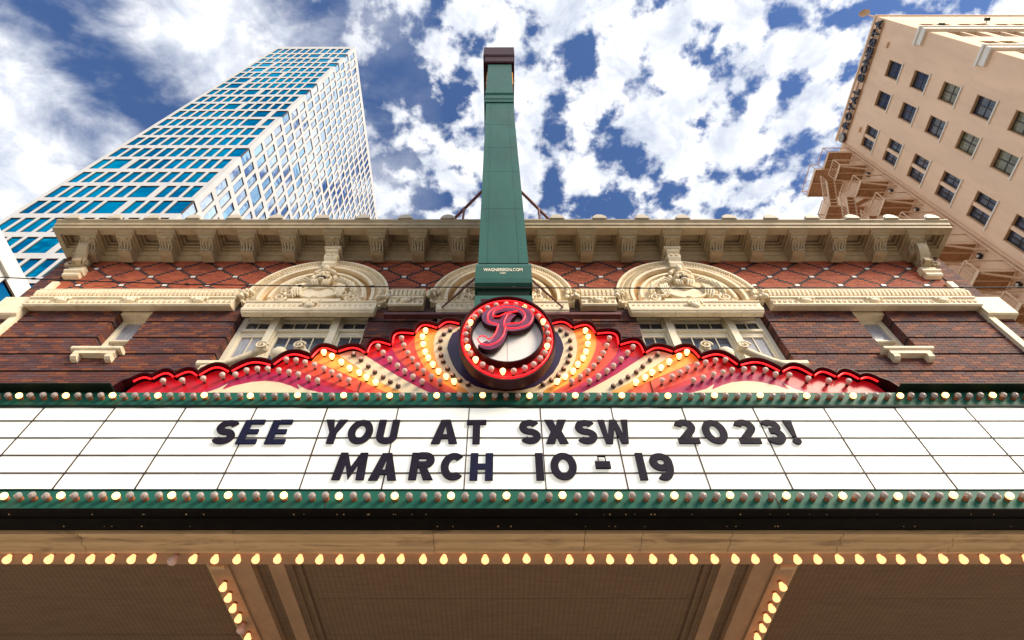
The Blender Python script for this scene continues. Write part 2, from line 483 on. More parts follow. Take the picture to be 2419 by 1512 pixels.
def text_mesh(ch, h, w, depth, bold=0.02, name='letter', mats=None):
    """one or more characters as a solid mesh fitted to width w and height h, standing in XZ, facing -Y, lower left at the origin"""
    cu = bpy.data.curves.new('t', 'FONT')
    cu.body = ch; cu.size = 1; cu.offset = bold; cu.resolution_u = 5
    ob = bpy.data.objects.new('t', cu)
    COL.objects.link(ob)
    bpy.context.view_layer.update()
    dg = bpy.context.evaluated_depsgraph_get()
    me = bpy.data.meshes.new_from_object(ob.evaluated_get(dg))
    bpy.data.objects.remove(ob); bpy.data.curves.remove(cu)
    # flat faces -> solid
    vs = [v.co.copy() for v in me.vertices]
    x0 = min(v.x for v in vs); x1 = max(v.x for v in vs); y0 = min(v.y for v in vs); y1 = max(v.y for v in vs)
    sx = w / (x1 - x0) if w else h / (y1 - y0)
    sy = h / (y1 - y0)
    P = [((v.x - x0) * sx, (v.y - y0) * sy) for v in vs]
    n = len(P)
    b = MB()
    faces = [tuple(p.vertices) for p in me.polygons]
    cnt = {}
    for f in faces:
        for i in range(len(f)):
            a, c = f[i], f[(i + 1) % len(f)]
            cnt[(a, c)] = 1
    V = [(p[0], 0, p[1]) for p in P] + [(p[0], depth, p[1]) for p in P]
    fs = [f for f in faces] + [tuple(i + n for i in f[::-1]) for f in faces]
    for (a, c) in cnt:
        if (c, a) not in cnt: fs.append((c, a, a + n, c + n))
    b.add(V, fs)
    bpy.data.meshes.remove(me)
    return b.mesh(name, mats)

# ------------------------------------------------------------------ ground
g = MB(); g.box(-1500, 1500, -1500, 1500, -1.0, -0.30); structure(g.build('ground', GROUND))
g = MB(); g.box(-300, 300, -26, -1.6, -0.29, -0.13); structure(g.build('road', ASPH))
g = MB(); g.box(-300, 300, -1.6, 7.6, -0.29, 0.0); structure(g.build('pavement', CONC))
g = MB()
for x in range(-60, 60, 9): g.box(x, x + 3, -14.07, -13.93, -0.13, -0.126)
structure(g.build('road_marking', WHITEP))

# ------------------------------------------------------------------ theatre
YB, YW = 7.25, 7.5
theatre = thing('theatre_building', (0, YB, 0), 'dark brick theatre with cream bracketed cornice, diamond brickwork and carved arches', 'building')
w = MB()
w.box(-10.9, 10.9, 7.78, 40, 0, 15.0)
w.build('wall', MORTAR, theatre)


def brick_course(out, x0, x1, z0, z1, y, L, off, depth=0.03, j=0.008):
    """one course of bricks between x0 and x1"""
    x = x0 - off
    while x < x1 - 1e-4:
        a, b_ = max(x, x0), min(x + L, x1)
        if b_ - a > 0.02:
            jit = random.uniform(-0.002, 0.002)
            out.append((a + j / 2, b_ - j / 2, y + jit, y + depth, z0 + j / 2, z1 - j / 2))
        x += L


bricks = []
back = MB()
GRO = [12.007, 11.442, 10.90, 10.368, 9.83, 9.29, 8.75]
GH = 0.05
bands = []
top = 12.42
for gz in GRO:
    bands.append((gz + GH / 2, top)); top = gz - GH / 2
panels_hi = [(-10.33, -8.30), (-7.60, -5.67), (-2.87, -1.50), (1.50, 2.87), (5.67, 7.60), (8.30, 10.33)]
reveals = MB()
for bi, (z0, z1) in enumerate(bands):
    n = max(1, round((z1 - z0) / 0.0735)); ch = (z1 - z0) / n
    for (pa, pb) in [(-10.93, -10.47), (10.47, 10.93)]:
        back.box(pa, pb, YB + 0.014, 7.79, z0, z1)
        back.box(pa, pb, YB + 0.09, 7.79, z0 - GH, z0, 1)
        for c in range(n): brick_course(bricks, pa, pb, z0 + c * ch, z0 + (c + 1) * ch, YB, 0.2, 0.1 * (c % 2))
    segs = []
    small_open = z1 > 10.95
    tri_open = z1 > 10.80
    if small_open and tri_open: segs = panels_hi
    elif tri_open: segs = [(-10.33, -5.67), (-2.87, -1.5), (1.5, 2.87), (5.67, 10.33)]
    else: segs = [(-10.33, 10.33)]
    for (pa, pb) in segs:
        back.box(pa, pb, YB + 0.014, 7.79, z0, z1)
        back.box(pa, pb, YB + 0.07, 7.79, z0 - GH, z0, 1)
        for c in range(n):
            brick_course(bricks, pa, pb, z0 + c * ch, z0 + (c + 1) * ch, YB, 0.2, 0.1 * (c % 2) + 0.03 * bi)
            if tri_open:
                for e, sgn in ((pa, -1), (pb, 1)):
                    if abs(abs(e) - 10.33) > 0.1:
                        yy = YB + 0.006
                        for L in ((0.1, 0.14) if c % 2 else (0.19, 0.05)):
                            a = e + sgn * 0.004
                            reveals.box(min(e - sgn * 0.01, a), max(e - sgn * 0.01, a), yy + 0.004, yy + L - 0.004, z0 + c * ch + 0.004, z0 + (c + 1) * ch - 0.004)
                            yy += L
back.build('brick_backing', [MORTAR, DARKGAP], theatre, kind='stuff')
reveals.build('reveal_bricks', BRICK, theatre, kind='stuff')

# diamond-pattern brickwork above the frieze
red, dark = [], []
d0, d1 = 13.10, 14.86
CH = 0.0639
dback = MB(); dback.box(-10.45, 10.45, YB + 0.014, 7.79, 12.42, d1); dback.build('diaper_backing', MORTAR, theatre)
AX = sorted([s_ * (9.88 - 1.005 * k) for k in range(10) for s_ in (-1, 1)])
def in_arch(x, z):
    for cx in (-4.14, 0.0, 4.14):
        if (x - cx) ** 2 + (z - 12.78) ** 2 < 1.5 ** 2: return True
    return False
nz_ = int((d1 - d0) / CH)
tiles = []
for c in range(nz_):
    z0 = d0 + c * CH; z1 = z0 + CH; zm = (z0 + z1) / 2
    k = (14.25 - zm) / 0.383           # in half-diamond units below row A
    ph = abs(((k + 1) % 2) - 1)        # 0 on rows A and C, 1 on row B
    lines = []
    for ax in AX:
        for s_ in (-1, 1):
            xx = ax + s_ * ph * 0.5025
            if 0.3 < abs(xx) < 10.36: lines.append(xx)
    lines = sorted(set(round(v, 3) for v in lines))
    ded = []
    for v in lines:
        if not ded or v - ded[-1] > 0.07: ded.append(v)
    x = -10.40
    hw = 0.052
    for v in ded + [None]:
        if v is None: end = 10.40
        else: end = max(x, v - hw)
        if end - x > 0.03:
            seg = []
            brick_course(seg, x, end, z0, z1, YB, 0.2, random.choice((0.03, 0.1, 0.15)), j=0.006)
            red += [q for q in seg if not in_arch((q[0] + q[1]) / 2, zm)]
        if v is not None:
            a, b_ = max(x, v - hw), v + hw
            if not in_arch(v, zm): dark.append((a + 0.003, b_ - 0.003, YB - 0.002, YB + 0.03, z0 + 0.003, z1 - 0.003))
            x = b_
for ax in AX:
    for (xx, zz) in ((ax, 14.25), (ax, 13.484)):
        if not in_arch(xx, zz): tiles.append((xx, zz))
    if abs(ax) < 9.9:
        xx = ax + 0.5025
        if abs(xx) < 10.1 and not in_arch(xx, 13.867) and abs(xx) > 1: tiles.append((xx, 13.867))
        if abs(ax + 9.88) > 1e-3 and ax > 0 and ax < 2.0: pass


def brick_objects(name, lst, m, singles, parent=theatre, stuff_name=None):
    """the pieces that show largest as objects of their own sharing one mesh, the rest joined"""
    lst = sorted(lst, key=lambda q: ((q[0] + q[1]) / 2) ** 2 + q[2] ** 2 + ((q[4] + q[5]) / 2 - 1.6) ** 2)
    vis = [q for q in lst if q[4] > 10.3 and (q[1] < -3.6 or q[0] > 3.6 or q[4] > 11.5)]
    pick = vis[:singles]; pid = set(map(id, pick))
    unit = MB(); unit.box(0, 1, 0, 1, 0, 1); um = unit.mesh(name, m)
    for q in pick:
        o = put(name, um, parent, loc=(q[0], q[2], q[4]))
        o.scale = (q[1] - q[0], q[3] - q[2], q[5] - q[4])
    rest = MB()
    for q in lst:
        if id(q) not in pid: rest.box(*q)
    if rest.v: rest.build(stuff_name or name + 's', m, parent, kind='stuff')


brick_objects('brick', bricks, BRICK, 280, stuff_name='brick_courses')
brick_objects('red_brick', red, REDBRICK, 0, stuff_name='red_brick_courses')
brick_objects('dark_brick', dark, BLACKBRICK, 0, stuff_name='dark_header_bricks')
tm = MB(); tm.box(-0.052, 0.052, -0.012, 0.03, -0.032, 0.032); tmesh = tm.mesh('white_tile', WTILE)
for (xx, zz) in tiles: put('white_tile', tmesh, theatre, loc=(xx, YB, zz))

# cream strips, pier blocks
for s_ in (-1, 1):
    b = MB(); b.bbox(min(s_ * 10.33, s_ * 10.475), max(s_ * 10.33, s_ * 10.475), 7.17, 7.6, 8.0, 12.30, 0.02); b.build('pilaster_strip', STONE, theatre)
    b = MB(); b.bbox(min(s_ * 10.33, s_ * 10.475), max(s_ * 10.33, s_ * 10.475), 7.17, 7.6, 13.10, 13.55, 0.02); b.build('pilaster_strip', STONE, theatre)
    b = MB(); xa, xb = sorted((s_ * 10.34, s_ * 10.98))
    b.bbox(xa, xb, 7.10, 7.7, 12.10, 12.78, 0.03); b.build('pier_block', STONE, theatre)
    xa, xb = sorted((s_ * 10.475, s_ * 10.93))
    b = MB(); b.box(xa, xb, YB + 0.014, 7.79, 12.78, 14.86); b.build('pier_backing', MORTAR, theatre)
    bb = MB()
    lst = []
    for c in range(28): brick_course(lst, xa, xb, 12.78 + c * 0.0735, 12.78 + (c + 1) * 0.0735, YB, 0.2, 0.1 * (c % 2))
    for q in lst: bb.box(*q)
    bb.build('pier_bricks', BRICK, theatre, kind='stuff')
    # capital and big scroll console
    cx = s_ * 10.20
    b = MB()
    for (hw, y, z0, z1) in ((0.19, 7.12, 13.76, 13.88), (0.22, 7.09, 13.90, 14.0), (0.19, 7.12, 14.02, 14.13)):
        b.bbox(cx - hw, cx + hw, y, 7.3, z0, z1, 0.025)
    b.box(cx - 0.16, cx + 0.16, 7.15, 7.3, 13.75, 14.15)
    b.build('pilaster_capital', STONE, theatre)
    b = MB()
    prof = []
    for i in range(17):
        t = i / 16
        prof.append((7.10 - 0.36 * math.sin(min(1, t * 1.25) * math.pi / 2) ** 1.2 - (0.05 * max(0, t - 0.8) / 0.2), 14.14 + 0.69 * t ** 1.15))
    inner = [(q[0] + 0.13 + 0.05 * (1 - i / 16), q[1] - 0.02) for i, q in enumerate(prof)]
    b.prism_x(prof + inner[::-1], cx - 0.12, cx + 0.12, 0, True)
    b.box(cx - 0.07, cx + 0.07, 6.95, 7.25, 14.15, 14.6)
    for sx in (-1, 1):
        for (yy, zz, r0) in ((6.80, 14.70, 0.10), (7.05, 14.24, 0.09)):
            b.tube([(cx + sx * 0.125, yy + r0 * (1 - 0.8 * i / 21) * math.cos(i / 21 * 4 * math.pi), zz + r0 * (1 - 0.8 * i / 21) * math.sin(i / 21 * 4 * math.pi)) for i in range(22)], 0.022, 5)
    b.build('scroll_console', CORN, theatre)
    b = MB()
    for i in range(9):
        a = i / 9 * 2 * math.pi
        b.ell((cx - s_ * (-0.24) + 0.08 * math.cos(a) * 1.2, 7.12, 14.24 + 0.08 * math.sin(a)), 0.05, 0.06, 0.05, 8, 5)
    b.build('carved_leaf_cluster', CORN, theatre)

# frieze between the arches
fr = [(7.30, 12.44), (7.06, 12.335), (7.03, 12.36), (7.03, 12.39), (7.06, 12.40), (7.06, 12.60), (7.02, 12.62), (7.02, 12.665), (7.08, 12.68),
      (7.08, 12.93), (7.03, 12.95), (7.03, 12.98), (7.06, 12.99), (7.14, 13.01), (7.30, 13.03)]
gaps = [(-10.34, -5.86), (-2.48, -1.72), (1.72, 2.48), (5.86, 10.34)]
for (xa, xb) in gaps:
    b = MB(); b.prism_x(fr, xa, xb); b.build('frieze_moulding', STONE, theatre)
    reed = MB(); n = int((xb - xa) / 0.092)
    for i in range(n):
        x = xa + (i + 0.5) * (xb - xa) / n
        reed.prism([(7.075, 12.69), (7.02, 12.70), (6.99, 12.80), (7.0, 12.88), (7.075, 12.92)], x - 0.026, x + 0.026, 'x')
    reed.build('reeded_band', STONE, theatre, kind='stuff')
    orn = MB(); n = int((xb - xa) / 0.115)
    for i in range(n):
        x = xa + (i + 0.5) * (xb - xa) / n
        pts = [(x + 0.045 * (1 - j / 11) * math.cos(j * 0.95 + 2), 7.052, 12.50 + 0.055 * (1 - j / 12) * math.sin(j * 0.95 + 2)) for j in range(10)]
        orn.tube(pts, 0.013, 4, cap=False)
    orn.build('running_scroll_band', STONE, theatre, kind='stuff')
    k = int((xb - xa) / 2.0) + 1
    for i in range(k):
        x = xa + (i + 0.5) * (xb - xa) / k
        b = MB(); b.ell((x, 7.04, 12.52), 0.13, 0.05, 0.075, 10, 6)
        for j in range(5): b.ell((x + 0.08 * (j - 2), 7.015, 12.57), 0.035, 0.03, 0.05, 6, 4)
        b.build('carved_boss', STONE, theatre)

# the three carved arches
ZC = 12.78
def arch(cx):
    a = thing_part('arch_pediment', theatre)
    b = MB()
    b.prism_y([(cx + 1.08 * math.cos(R(a)), 12.50 if a in (0, 180) else ZC + 1.08 * math.sin(R(a))) for a in range(0, 181, 4)], 7.20, 7.4)
    b.build('tympanum', STONE, a)
    b = MB()
    b.ring(cx, ZC, 1.27, 1.27, 1.575, 1.575, 7.13, 7.4, -8, 188, 72)
    b.ring(cx, ZC, 1.545, 1.545, 1.60, 1.60, 7.09, 7.4, -8, 188, 72)
    b.ring(cx, ZC, 1.215, 1.215, 1.285, 1.285, 7.07, 7.4, -8, 188, 72)
    b.ring(cx, ZC, 1.00, 1.00, 1.065, 1.065, 7.10, 7.4, -2, 182, 72)
    b.ring(cx, ZC, 1.065, 1.065, 1.10, 1.10, 7.15, 7.4, -2, 182, 72)
    b.build('archivolt', STONE, a)
    b = MB(); b.ring(cx, ZC, 1.09, 1.09, 1.225, 1.225, 7.205, 7.4, -5, 185, 72); b.build('arch_recess', OCHRE, a)
    b = MB()
    for i in range(76):
        t = R(-4 + 188 * i / 75)
        rot = Matrix.Rotation(-t, 3, 'Y')
        c, q = math.cos(t), math.sin(t)
        b.ell((cx + 1.375 * c, 7.128, ZC + 1.375 * q), 0.085, 0.055, 0.021, 6, 4, rot=rot)
        b.ell((cx + 1.50 * c, 7.125, ZC + 1.50 * q), 0.032, 0.05, 0.023, 6, 4, rot=rot)
    b.build('leaf_band', STONE, a, kind='stuff')
    # keystone
    b = MB()
    prof = [(7.25, 13.95), (7.02, 13.96), (6.97, 14.05), (6.99, 14.18), (6.93, 14.26), (6.90, 14.36), (6.93, 14.42), (6.86, 14.46), (6.86, 14.56), (7.25, 14.60)]
    b.prism_x(prof, cx - 0.15, cx + 0.15)
    b.box(cx - 0.20, cx + 0.20, 6.82, 7.25, 14.56, 14.64)
    for sx in (-1, 1):
        pts = [(cx + sx * 0.155, 7.0 + 0.07 * (1 - i / 15) * math.cos(i * 0.8), 14.34 + 0.07 * (1 - i / 15) * math.sin(i * 0.8)) for i in range(14)]
        b.tube(pts, 0.02, 5)
        pts = [(cx + sx * (0.04 + 0.05 * (1 - i / 15) * math.cos(i * 0.8) + 0.02), 6.905, 14.34 + 0.05 * (1 - i / 15) * math.sin(i * 0.8)) for i in range(14)]
        b.tube(pts, 0.016, 4)
    b.build('keystone', STONE, a)
    # grotesque mask
    b = MB()
    mz = 13.50
    b.ell((cx, 7.12, mz), 0.20, 0.14, 0.24, 14, 10)
    b.ell((cx, 7.02, mz + 0.13), 0.15, 0.07, 0.05, 10, 6)
    b.ell((cx, 6.96, mz + 0.02), 0.038, 0.06, 0.075, 8, 6)
    for sx in (-1, 1):
        b.ell((cx + sx * 0.085, 6.99, mz + 0.10), 0.065, 0.03, 0.024, 8, 5)
        b.ell((cx + sx * 0.08, 6.985, mz + 0.055), 0.03, 0.025, 0.02, 8, 5)
        b.ell((cx + sx * 0.12, 7.0, mz - 0.02), 0.06, 0.05, 0.055, 8, 6)
        b.ell((cx + sx * 0.25, 7.08, mz + 0.05), 0.06, 0.05, 0.10, 8, 6)
        for i in range(6):
            an = R(35 + i * 24)
            b.ell((cx + sx * 0.24 * math.cos(an) * 1.0, 7.04, mz + 0.10 + 0.22 * math.sin(an)), 0.06, 0.055, 0.05, 8, 5)
        for i in range(3):
            b.tube([(cx + sx * (0.06 + 0.05 * i), 7.02, mz - 0.16), (cx + sx * (0.08 + 0.06 * i), 7.0, mz - 0.24), (cx + sx * (0.05 + 0.05 * i), 7.03, mz - 0.33)], [0.035, 0.04, 0.012], 6)
        b.tube([(cx + sx * 0.02, 6.965, mz - 0.05), (cx + sx * 0.08, 6.96, mz - 0.05), (cx + sx * 0.13, 6.98, mz - 0.10)], 0.022, 5)
    b.ell((cx, 6.98, mz - 0.19), 0.085, 0.06, 0.04, 10, 6)
    b.ell((cx, 7.0, mz + 0.33), 0.09, 0.09, 0.12, 8, 6)
    b.build('carved_mask', STONE, a)
    b = MB(); b.box(cx - 0.075, cx + 0.075, 6.955, 7.06, mz - 0.155, mz - 0.085); b.build('mask_mouth', DARKGAP, a)
    # shield under the mask
    b = MB()
    sh = [(cx + 0.42 * math.sin(t) * (1 - 0.30 * max(0, -math.cos(t))), 12.98 + 0.27 * math.cos(t) * -1) for t in [2 * math.pi * i / 28 for i in range(28)]]
    b.prism_y(sh, 7.115, 7.3)
    b.tube([(p[0], 7.11, p[1]) for p in sh], 0.035, 6, closed=True)
    b.tube([(cx - 0.20, 7.105, 13.16), (cx - 0.08, 7.09, 13.11), (cx, 7.085, 13.09), (cx + 0.08, 7.09, 13.11), (cx + 0.20, 7.105, 13.16)], [0.01, 0.03, 0.04, 0.03, 0.01], 6)
    b.ell((cx, 7.09, 12.72), 0.10, 0.05, 0.05, 8, 5)
    b.build('carved_shield', STONE, a)
    # date plaque with raised figures
    b = MB(); b.bbox(cx - 0.58, cx + 0.58, 7.075, 7.3, 12.465, 12.66, 0.012)
    b.build('date_plaque', STONE, a)
    tm_ = text_mesh('1915', 0.10, 0.40, 0.02, 0.0, 'raised_date', STONE)
    put('raised_date', tm_, a, loc=(cx - 0.20, 7.062, 12.512))
    # scrolling foliage either side
    rnd = random.Random(3)
    for sx in (-1, 1):
        b = MB()
        def scroll(x, z, r0, turns, dirn, ph, th=0.03):
            pts, rad = [], []
            n = 20
            for i in range(n):
                t = i / (n - 1); an = ph + dirn * t * turns * 2 * math.pi; rr = r0 * (1 - 0.85 * t)
                pts.append((cx + sx * (x + rr * math.cos(an)), 7.13 - 0.05 * math.sin(t * 3), z + rr * math.sin(an))); rad.append(th * (1.15 - 0.6 * t))
            b.tube(pts, rad, 6)
        scroll(0.78, 12.72, 0.13, 1.4, 1, 2.5); scroll(0.60, 12.90, 0.14, 1.3, -1, 0.5); scroll(0.78, 13.0, 0.10, 1.3, 1, 4.0, 0.026)
        scroll(0.93, 12.60, 0.07, 1.2, -1, 1.0, 0.022); scroll(0.62, 13.18, 0.10, 1.3, 1, 1.2, 0.026); scroll(0.70, 12.55, 0.06, 1.2, 1, 3, 0.02)
        # wing / drapery
        for i in range(5):
            t = i / 4
            b.tube([(cx + sx * (0.24 + 0.06 * i), 7.10, 13.42 - 0.02 * i), (cx + sx * (0.42 + 0.08 * i), 7.03, 13.46 - 0.06 * i), (cx + sx * (0.55 + 0.07 * i), 7.08, 13.36 - 0.10 * i), (cx + sx * (0.60 + 0.06 * i), 7.13, 13.22 - 0.09 * i)], [0.02, 0.045, 0.04, 0.012], 6)
        for i in range(4):
            b.tube([(cx + sx * (0.40 + 0.05 * i), 7.09, 13.30 - 0.02 * i), (cx + sx * (0.43 + 0.05 * i), 7.06, 13.08 - 0.05 * i), (cx + sx * (0.38 + 0.04 * i), 7.10, 12.86 - 0.04 * i)], [0.03, 0.038, 0.012], 6)
        for i in range(22):
            an = R(rnd.uniform(4, 62)); rr = rnd.uniform(0.55, 0.96)
            b.ell((cx + sx * rr * math.cos(an), 7.15, ZC - 0.22 + rr * math.sin(an)), rnd.uniform(0.025, 0.06), 0.05, rnd.uniform(0.02, 0.04), 6, 4, rot=Matrix.Rotation(rnd.uniform(0, 3), 3, 'Y'))
        b.build('carved_foliage', STONE, a)
        # leaf stop at the arch foot
        b = MB()
        for i in range(12):
            b.ell((cx + sx * (1.55 + rnd.uniform(-0.15, 0.12)), 7.05 + rnd.uniform(-0.03, 0.03), 12.80 + rnd.uniform(-0.16, 0.16)), rnd.uniform(0.05, 0.10), 0.06, rnd.uniform(0.03, 0.06), 7, 5, rot=Matrix.Rotation(rnd.uniform(0, 3), 3, 'Y'))
        b.build('leaf_stop', STONE, a)
    # entablature over the window group
    b = MB()
    b.prism_x([(7.185, 12.12), (7.06, 12.115), (7.03, 12.14), (7.02, 12.18), (7.02, 12.22), (7.05, 12.24), (7.05, 12.43), (7.02, 12.45), (7.02, 12.48), (7.185, 12.50)], cx - 1.42, cx + 1.42)
    b.box(cx - 1.46, cx + 1.46, 7.186, 7.78, 12.502, 12.60)
    b.build('window_entablature', STONE, a)
    orn = MB()
    for i in range(25):
        x = cx - 1.36 + 2.72 * (i + 0.5) / 25
        pts = [(x + 0.045 * (1 - j / 11) * math.cos(j * 0.95 + 2), 7.052, 12.34 + 0.055 * (1 - j / 12) * math.sin(j * 0.95 + 2)) for j in range(10)]
        orn.tube(pts, 0.013, 4, cap=False)
    orn.build('running_scroll_band', STONE, a, kind='stuff')
    b = MB(); b.ell((cx, 7.02, 12.30), 0.12, 0.06, 0.10, 10, 6)
    for j in range(5): b.ell((cx + 0.07 * (j - 2), 7.0, 12.37), 0.035, 0.04, 0.06, 6, 4)
    b.build('carved_boss', STONE, a)
    nj = 6
    for i in range(nj):
        xa = cx - 1.41 + 2.82 * i / nj
        b = MB(); b.prism_x([(7.18, 12.085), (7.08, 12.08), (7.06, 12.095), (7.06, 12.113), (7.18, 12.117)], xa + 0.004, xa + 2.82 / nj - 0.004)
        b.build('lintel_block', STONE, a)


def thing_part(name, parent):
    return put(name, None, parent, loc=tuple(WL[parent.name]))


for cx in (-4.14, 0.0, 4.14): arch(cx)


def sash(parent, x0, x1, z0, z1, y, npx, npz, glass, fw=0.05, mw=0.018):
    """a framed sash with muntins and separate panes"""
    s_ = put('window_sash', None, parent, loc=tuple(WL[parent.name]))
    b = MB()
    for (a, c, e, f) in ((x0, x0 + fw, z0, z1), (x1 - fw, x1, z0, z1), (x0 + fw, x1 - fw, z0, z0 + fw), (x0 + fw, x1 - fw, z1 - fw, z1)):
        b.box(a, c, y, y + 0.06, e, f)
    b.build('sash_frame', WHITEP, s_) if False else None
    iw, ih = x1 - x0 - 2 * fw, z1 - z0 - 2 * fw
    for i in range(1, npx): b.box(x0 + fw + iw * i / npx - mw / 2, x0 + fw + iw * i / npx + mw / 2, y + 0.01, y + 0.05, z0 + fw, z1 - fw)
    for k in range(1, npz):
        for i in range(npx):
            b.box(x0 + fw + iw * i / npx + (mw / 2 if i else 0), x0 + fw + iw * (i + 1) / npx - (mw / 2 if i < npx - 1 else 0), y + 0.01, y + 0.05, z0 + fw + ih * k / npz - mw / 2, z0 + fw + ih * k / npz + mw / 2)
    me = b.mesh('window_sash', WHITEP)
    s_.data = None
    bpy.data.objects.remove(s_)
    s_ = put('window_sash', me, parent)
    for i in range(npx):
        for k in range(npz):
            p = MB(); p.box(x0 + fw + iw * i / npx, x0 + fw + iw * (i + 1) / npx, y + 0.035, y + 0.045, z0 + fw + ih * k / npz, z0 + fw + ih * (k + 1) / npz)
            p.build('pane', glass, s_)
    return s_


# triple windows (the middle group sits behind the medallion)
def triple(cx):
    w_ = put('window_group', None, theatre, loc=tuple(WL[theatre.name]))
    x0, x1 = cx - 1.36, cx + 1.36
    b = MB()
    b.box(x0 - 0.10, x1 + 0.10, 7.62, 7.66, 9.4, 12.5)
    b.build('window_backing', WHITEP, w_)
    b = MB()
    for xa, xb in ((x0 - 0.06, x0 + 0.05), (x1 - 0.05, x1 + 0.06)): b.bbox(xa, xb, 7.42, 7.62, 9.4, 12.42, 0.02)
    b.box(x0 + 0.05, x1 - 0.05, 7.44, 7.62, 12.25, 12.42)
    b.box(x0 + 0.05, x1 - 0.05, 7.40, 7.62, 12.36, 12.44)
    b.build('window_frame', WHITEP, w_)
    for mx_ in (cx - 0.66, cx + 0.66):
        b = MB(); b.bbox(mx_ - 0.075, mx_ + 0.075, 7.34, 7.62, 9.4, 12.36, 0.015)
        b.box(mx_ - 0.105, mx_ - 0.075, 7.40, 7.62, 9.4, 12.36); b.box(mx_ + 0.075, mx_ + 0.105, 7.40, 7.62, 9.4, 12.36)
        b.build('window_mullion', WHITEP, w_)
    bays = [(x0 + 0.05, cx - 0.765, 2), (cx - 0.555, cx + 0.555, 4), (cx + 0.765, x1 - 0.05, 2)]
    for bi, (xa, xb, n) in enumerate(bays):
        b = MB(); b.box(xa, xb, 7.40, 7.62, 11.88, 11.95); b.box(xa, xb, 7.45, 7.62, 11.78, 11.88); b.build('transom_bar', WHITEP, w_)
        sash(w_, xa, xb, 11.95, 12.25, 7.425, n, 1, PANEGLASS, 0.035)
        outer = (bi == 0 and cx < 0) or (bi == 2 and cx > 0)
        sash(w_, xa, xb, 10.52, 11.78, 7.455, n if not (bi == 2 and cx > 0) else 2, 1 if outer else 2, CURTAIN if outer else PANEGLASS, 0.05)
    b = MB(); b.bbox(x0 - 0.22, x1 + 0.22, 7.10, 7.5, 10.40, 10.54, 0.03); b.bbox(x0 - 0.15, x1 + 0.15, 7.16, 7.5, 10.23, 10.39, 0.02); b.build('window_sill', STONE, w_)
    # scroll-topped hood below the sill line
    b = MB()
    for s_ in (-1, 1):
        pts, rad = [], []
        for i in range(16):
            t = i / 15
            pts.append((cx + s_ * (1.35 - 0.95 * t), 7.02 - 0.05 * t, 10.16 + 0.16 * t + 0.32 * t * t)); rad.append(0.055 + 0.02 * t)
        b.tube(pts, rad, 8)
        b.ell((cx + s_ * 0.36, 6.95, 10.66), 0.12, 0.08, 0.11, 12, 8)
        pts = [(cx + s_ * 0.36 + 0.13 * (1 - i / 20) * math.cos(i * 0.6), 6.85, 10.66 + 0.12 * (1 - i / 20) * math.sin(i * 0.6)) for i in range(18)]
        b.tube(pts, 0.022, 5)
    b.ell((cx, 6.95, 10.52), 0.16, 0.12, 0.16, 10, 8)
    b.build('scroll_hood', STONE, theatre)


for cx in (-4.23, 0.0, 4.23): triple(cx)


def small_window(cx):
    w_ = put('window', None, theatre, loc=tuple(WL[theatre.name]))
    x0, x1 = cx - 0.34, cx + 0.34
    b = MB(); b.box(x0 - 0.1, x1 + 0.1, 7.66, 7.70, 10.9, 12.5); b.build('window_backing', CURTAIN, w_)
    b = MB()
    for xa, xb in ((x0 - 0.04, x0 + 0.05), (x1 - 0.05, x1 + 0.04)):
        b.bbox(xa, xb, 7.46, 7.66, 10.95, 12.46, 0.02)
    b.box(x0 + 0.05, x1 - 0.05, 7.47, 7.66, 12.30, 12.46); b.box(x0 + 0.05, x1 - 0.05, 7.44, 7.66, 12.40, 12.46)
    b.build('window_frame', WHITEP, w_)
    sash(w_, x0 + 0.05, x1 - 0.05, 11.62, 12.30, 7.48, 1, 1, CURTAIN, 0.045)
    sash(w_, x0 + 0.05, x1 - 0.05, 10.95, 11.66, 7.55, 1, 1, CURTAIN, 0.045)
    b = MB(); b.bbox(cx - 0.36, cx + 0.36, 7.28, 7.78, 12.33, 12.43, 0.01); b.build('window_head', STONE, w_)
    b = MB()
    for i in range(2): b.bbox(cx - 0.49 + 0.49 * i + 0.002, cx + 0.49 * i - 0.002, 7.08, 7.5, 10.86, 10.95, 0.02)
    b.box(cx - 0.40, cx + 0.40, 7.12, 7.3, 10.76, 10.86)
    b.build('window_sill', STONE, w_)
    for s_ in (-1, 1):
        b = MB(); b.prism_x([(7.28, 10.62), (7.17, 10.625), (7.12, 10.66), (7.11, 10.72), (7.13, 10.76), (7.12, 10.858), (7.28, 10.858)], cx + s_ * 0.33 - 0.06, cx + s_ * 0.33 + 0.06)
        b.build('sill_bracket', STONE, w_)


for cx in (-7.95, 7.95): small_window(cx)

# cornice
CX = 10.98
YC = 6.43
b = MB()
b.prism_x([(7.3, 14.62), (7.21, 14.63), (7.19, 14.67), (7.14, 14.70), (7.14, 14.74), (7.06, 14.78), (7.06, 14.84), (7.3, 14.86)], -10.7, 10.7)
b.build('bed_moulding', CORN, theatre)
b = MB()
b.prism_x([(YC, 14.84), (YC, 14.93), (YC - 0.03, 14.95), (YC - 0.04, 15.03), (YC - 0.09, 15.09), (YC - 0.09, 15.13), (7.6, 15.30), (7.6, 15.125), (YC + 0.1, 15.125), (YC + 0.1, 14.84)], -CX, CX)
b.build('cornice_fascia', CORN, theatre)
b = MB()
BX = [1.08, 2.06, 3.065, 4.14, 5.23, 6.24, 7.23, 8.23, 9.23, 10.11]
ALLB = sorted([-x for x in BX] + [0.0] + BX)
b.box(-CX, CX, YC + 0.10, YC + 0.19, 14.842, 15.13)
b.box(-CX, CX, 7.0, 7.6, 14.842, 15.13)
for x in ALLB: b.box(x - 0.22, x + 0.22, YC + 0.19, 7.0, 14.842, 15.13)
for s_ in (-1, 1): b.box(min(s_ * 10.86, s_ * CX), max(s_ * 10.86, s_ * CX), YC + 0.19, 7.0, 14.842, 15.13)
b.build('soffit_frame', CORN, theatre)
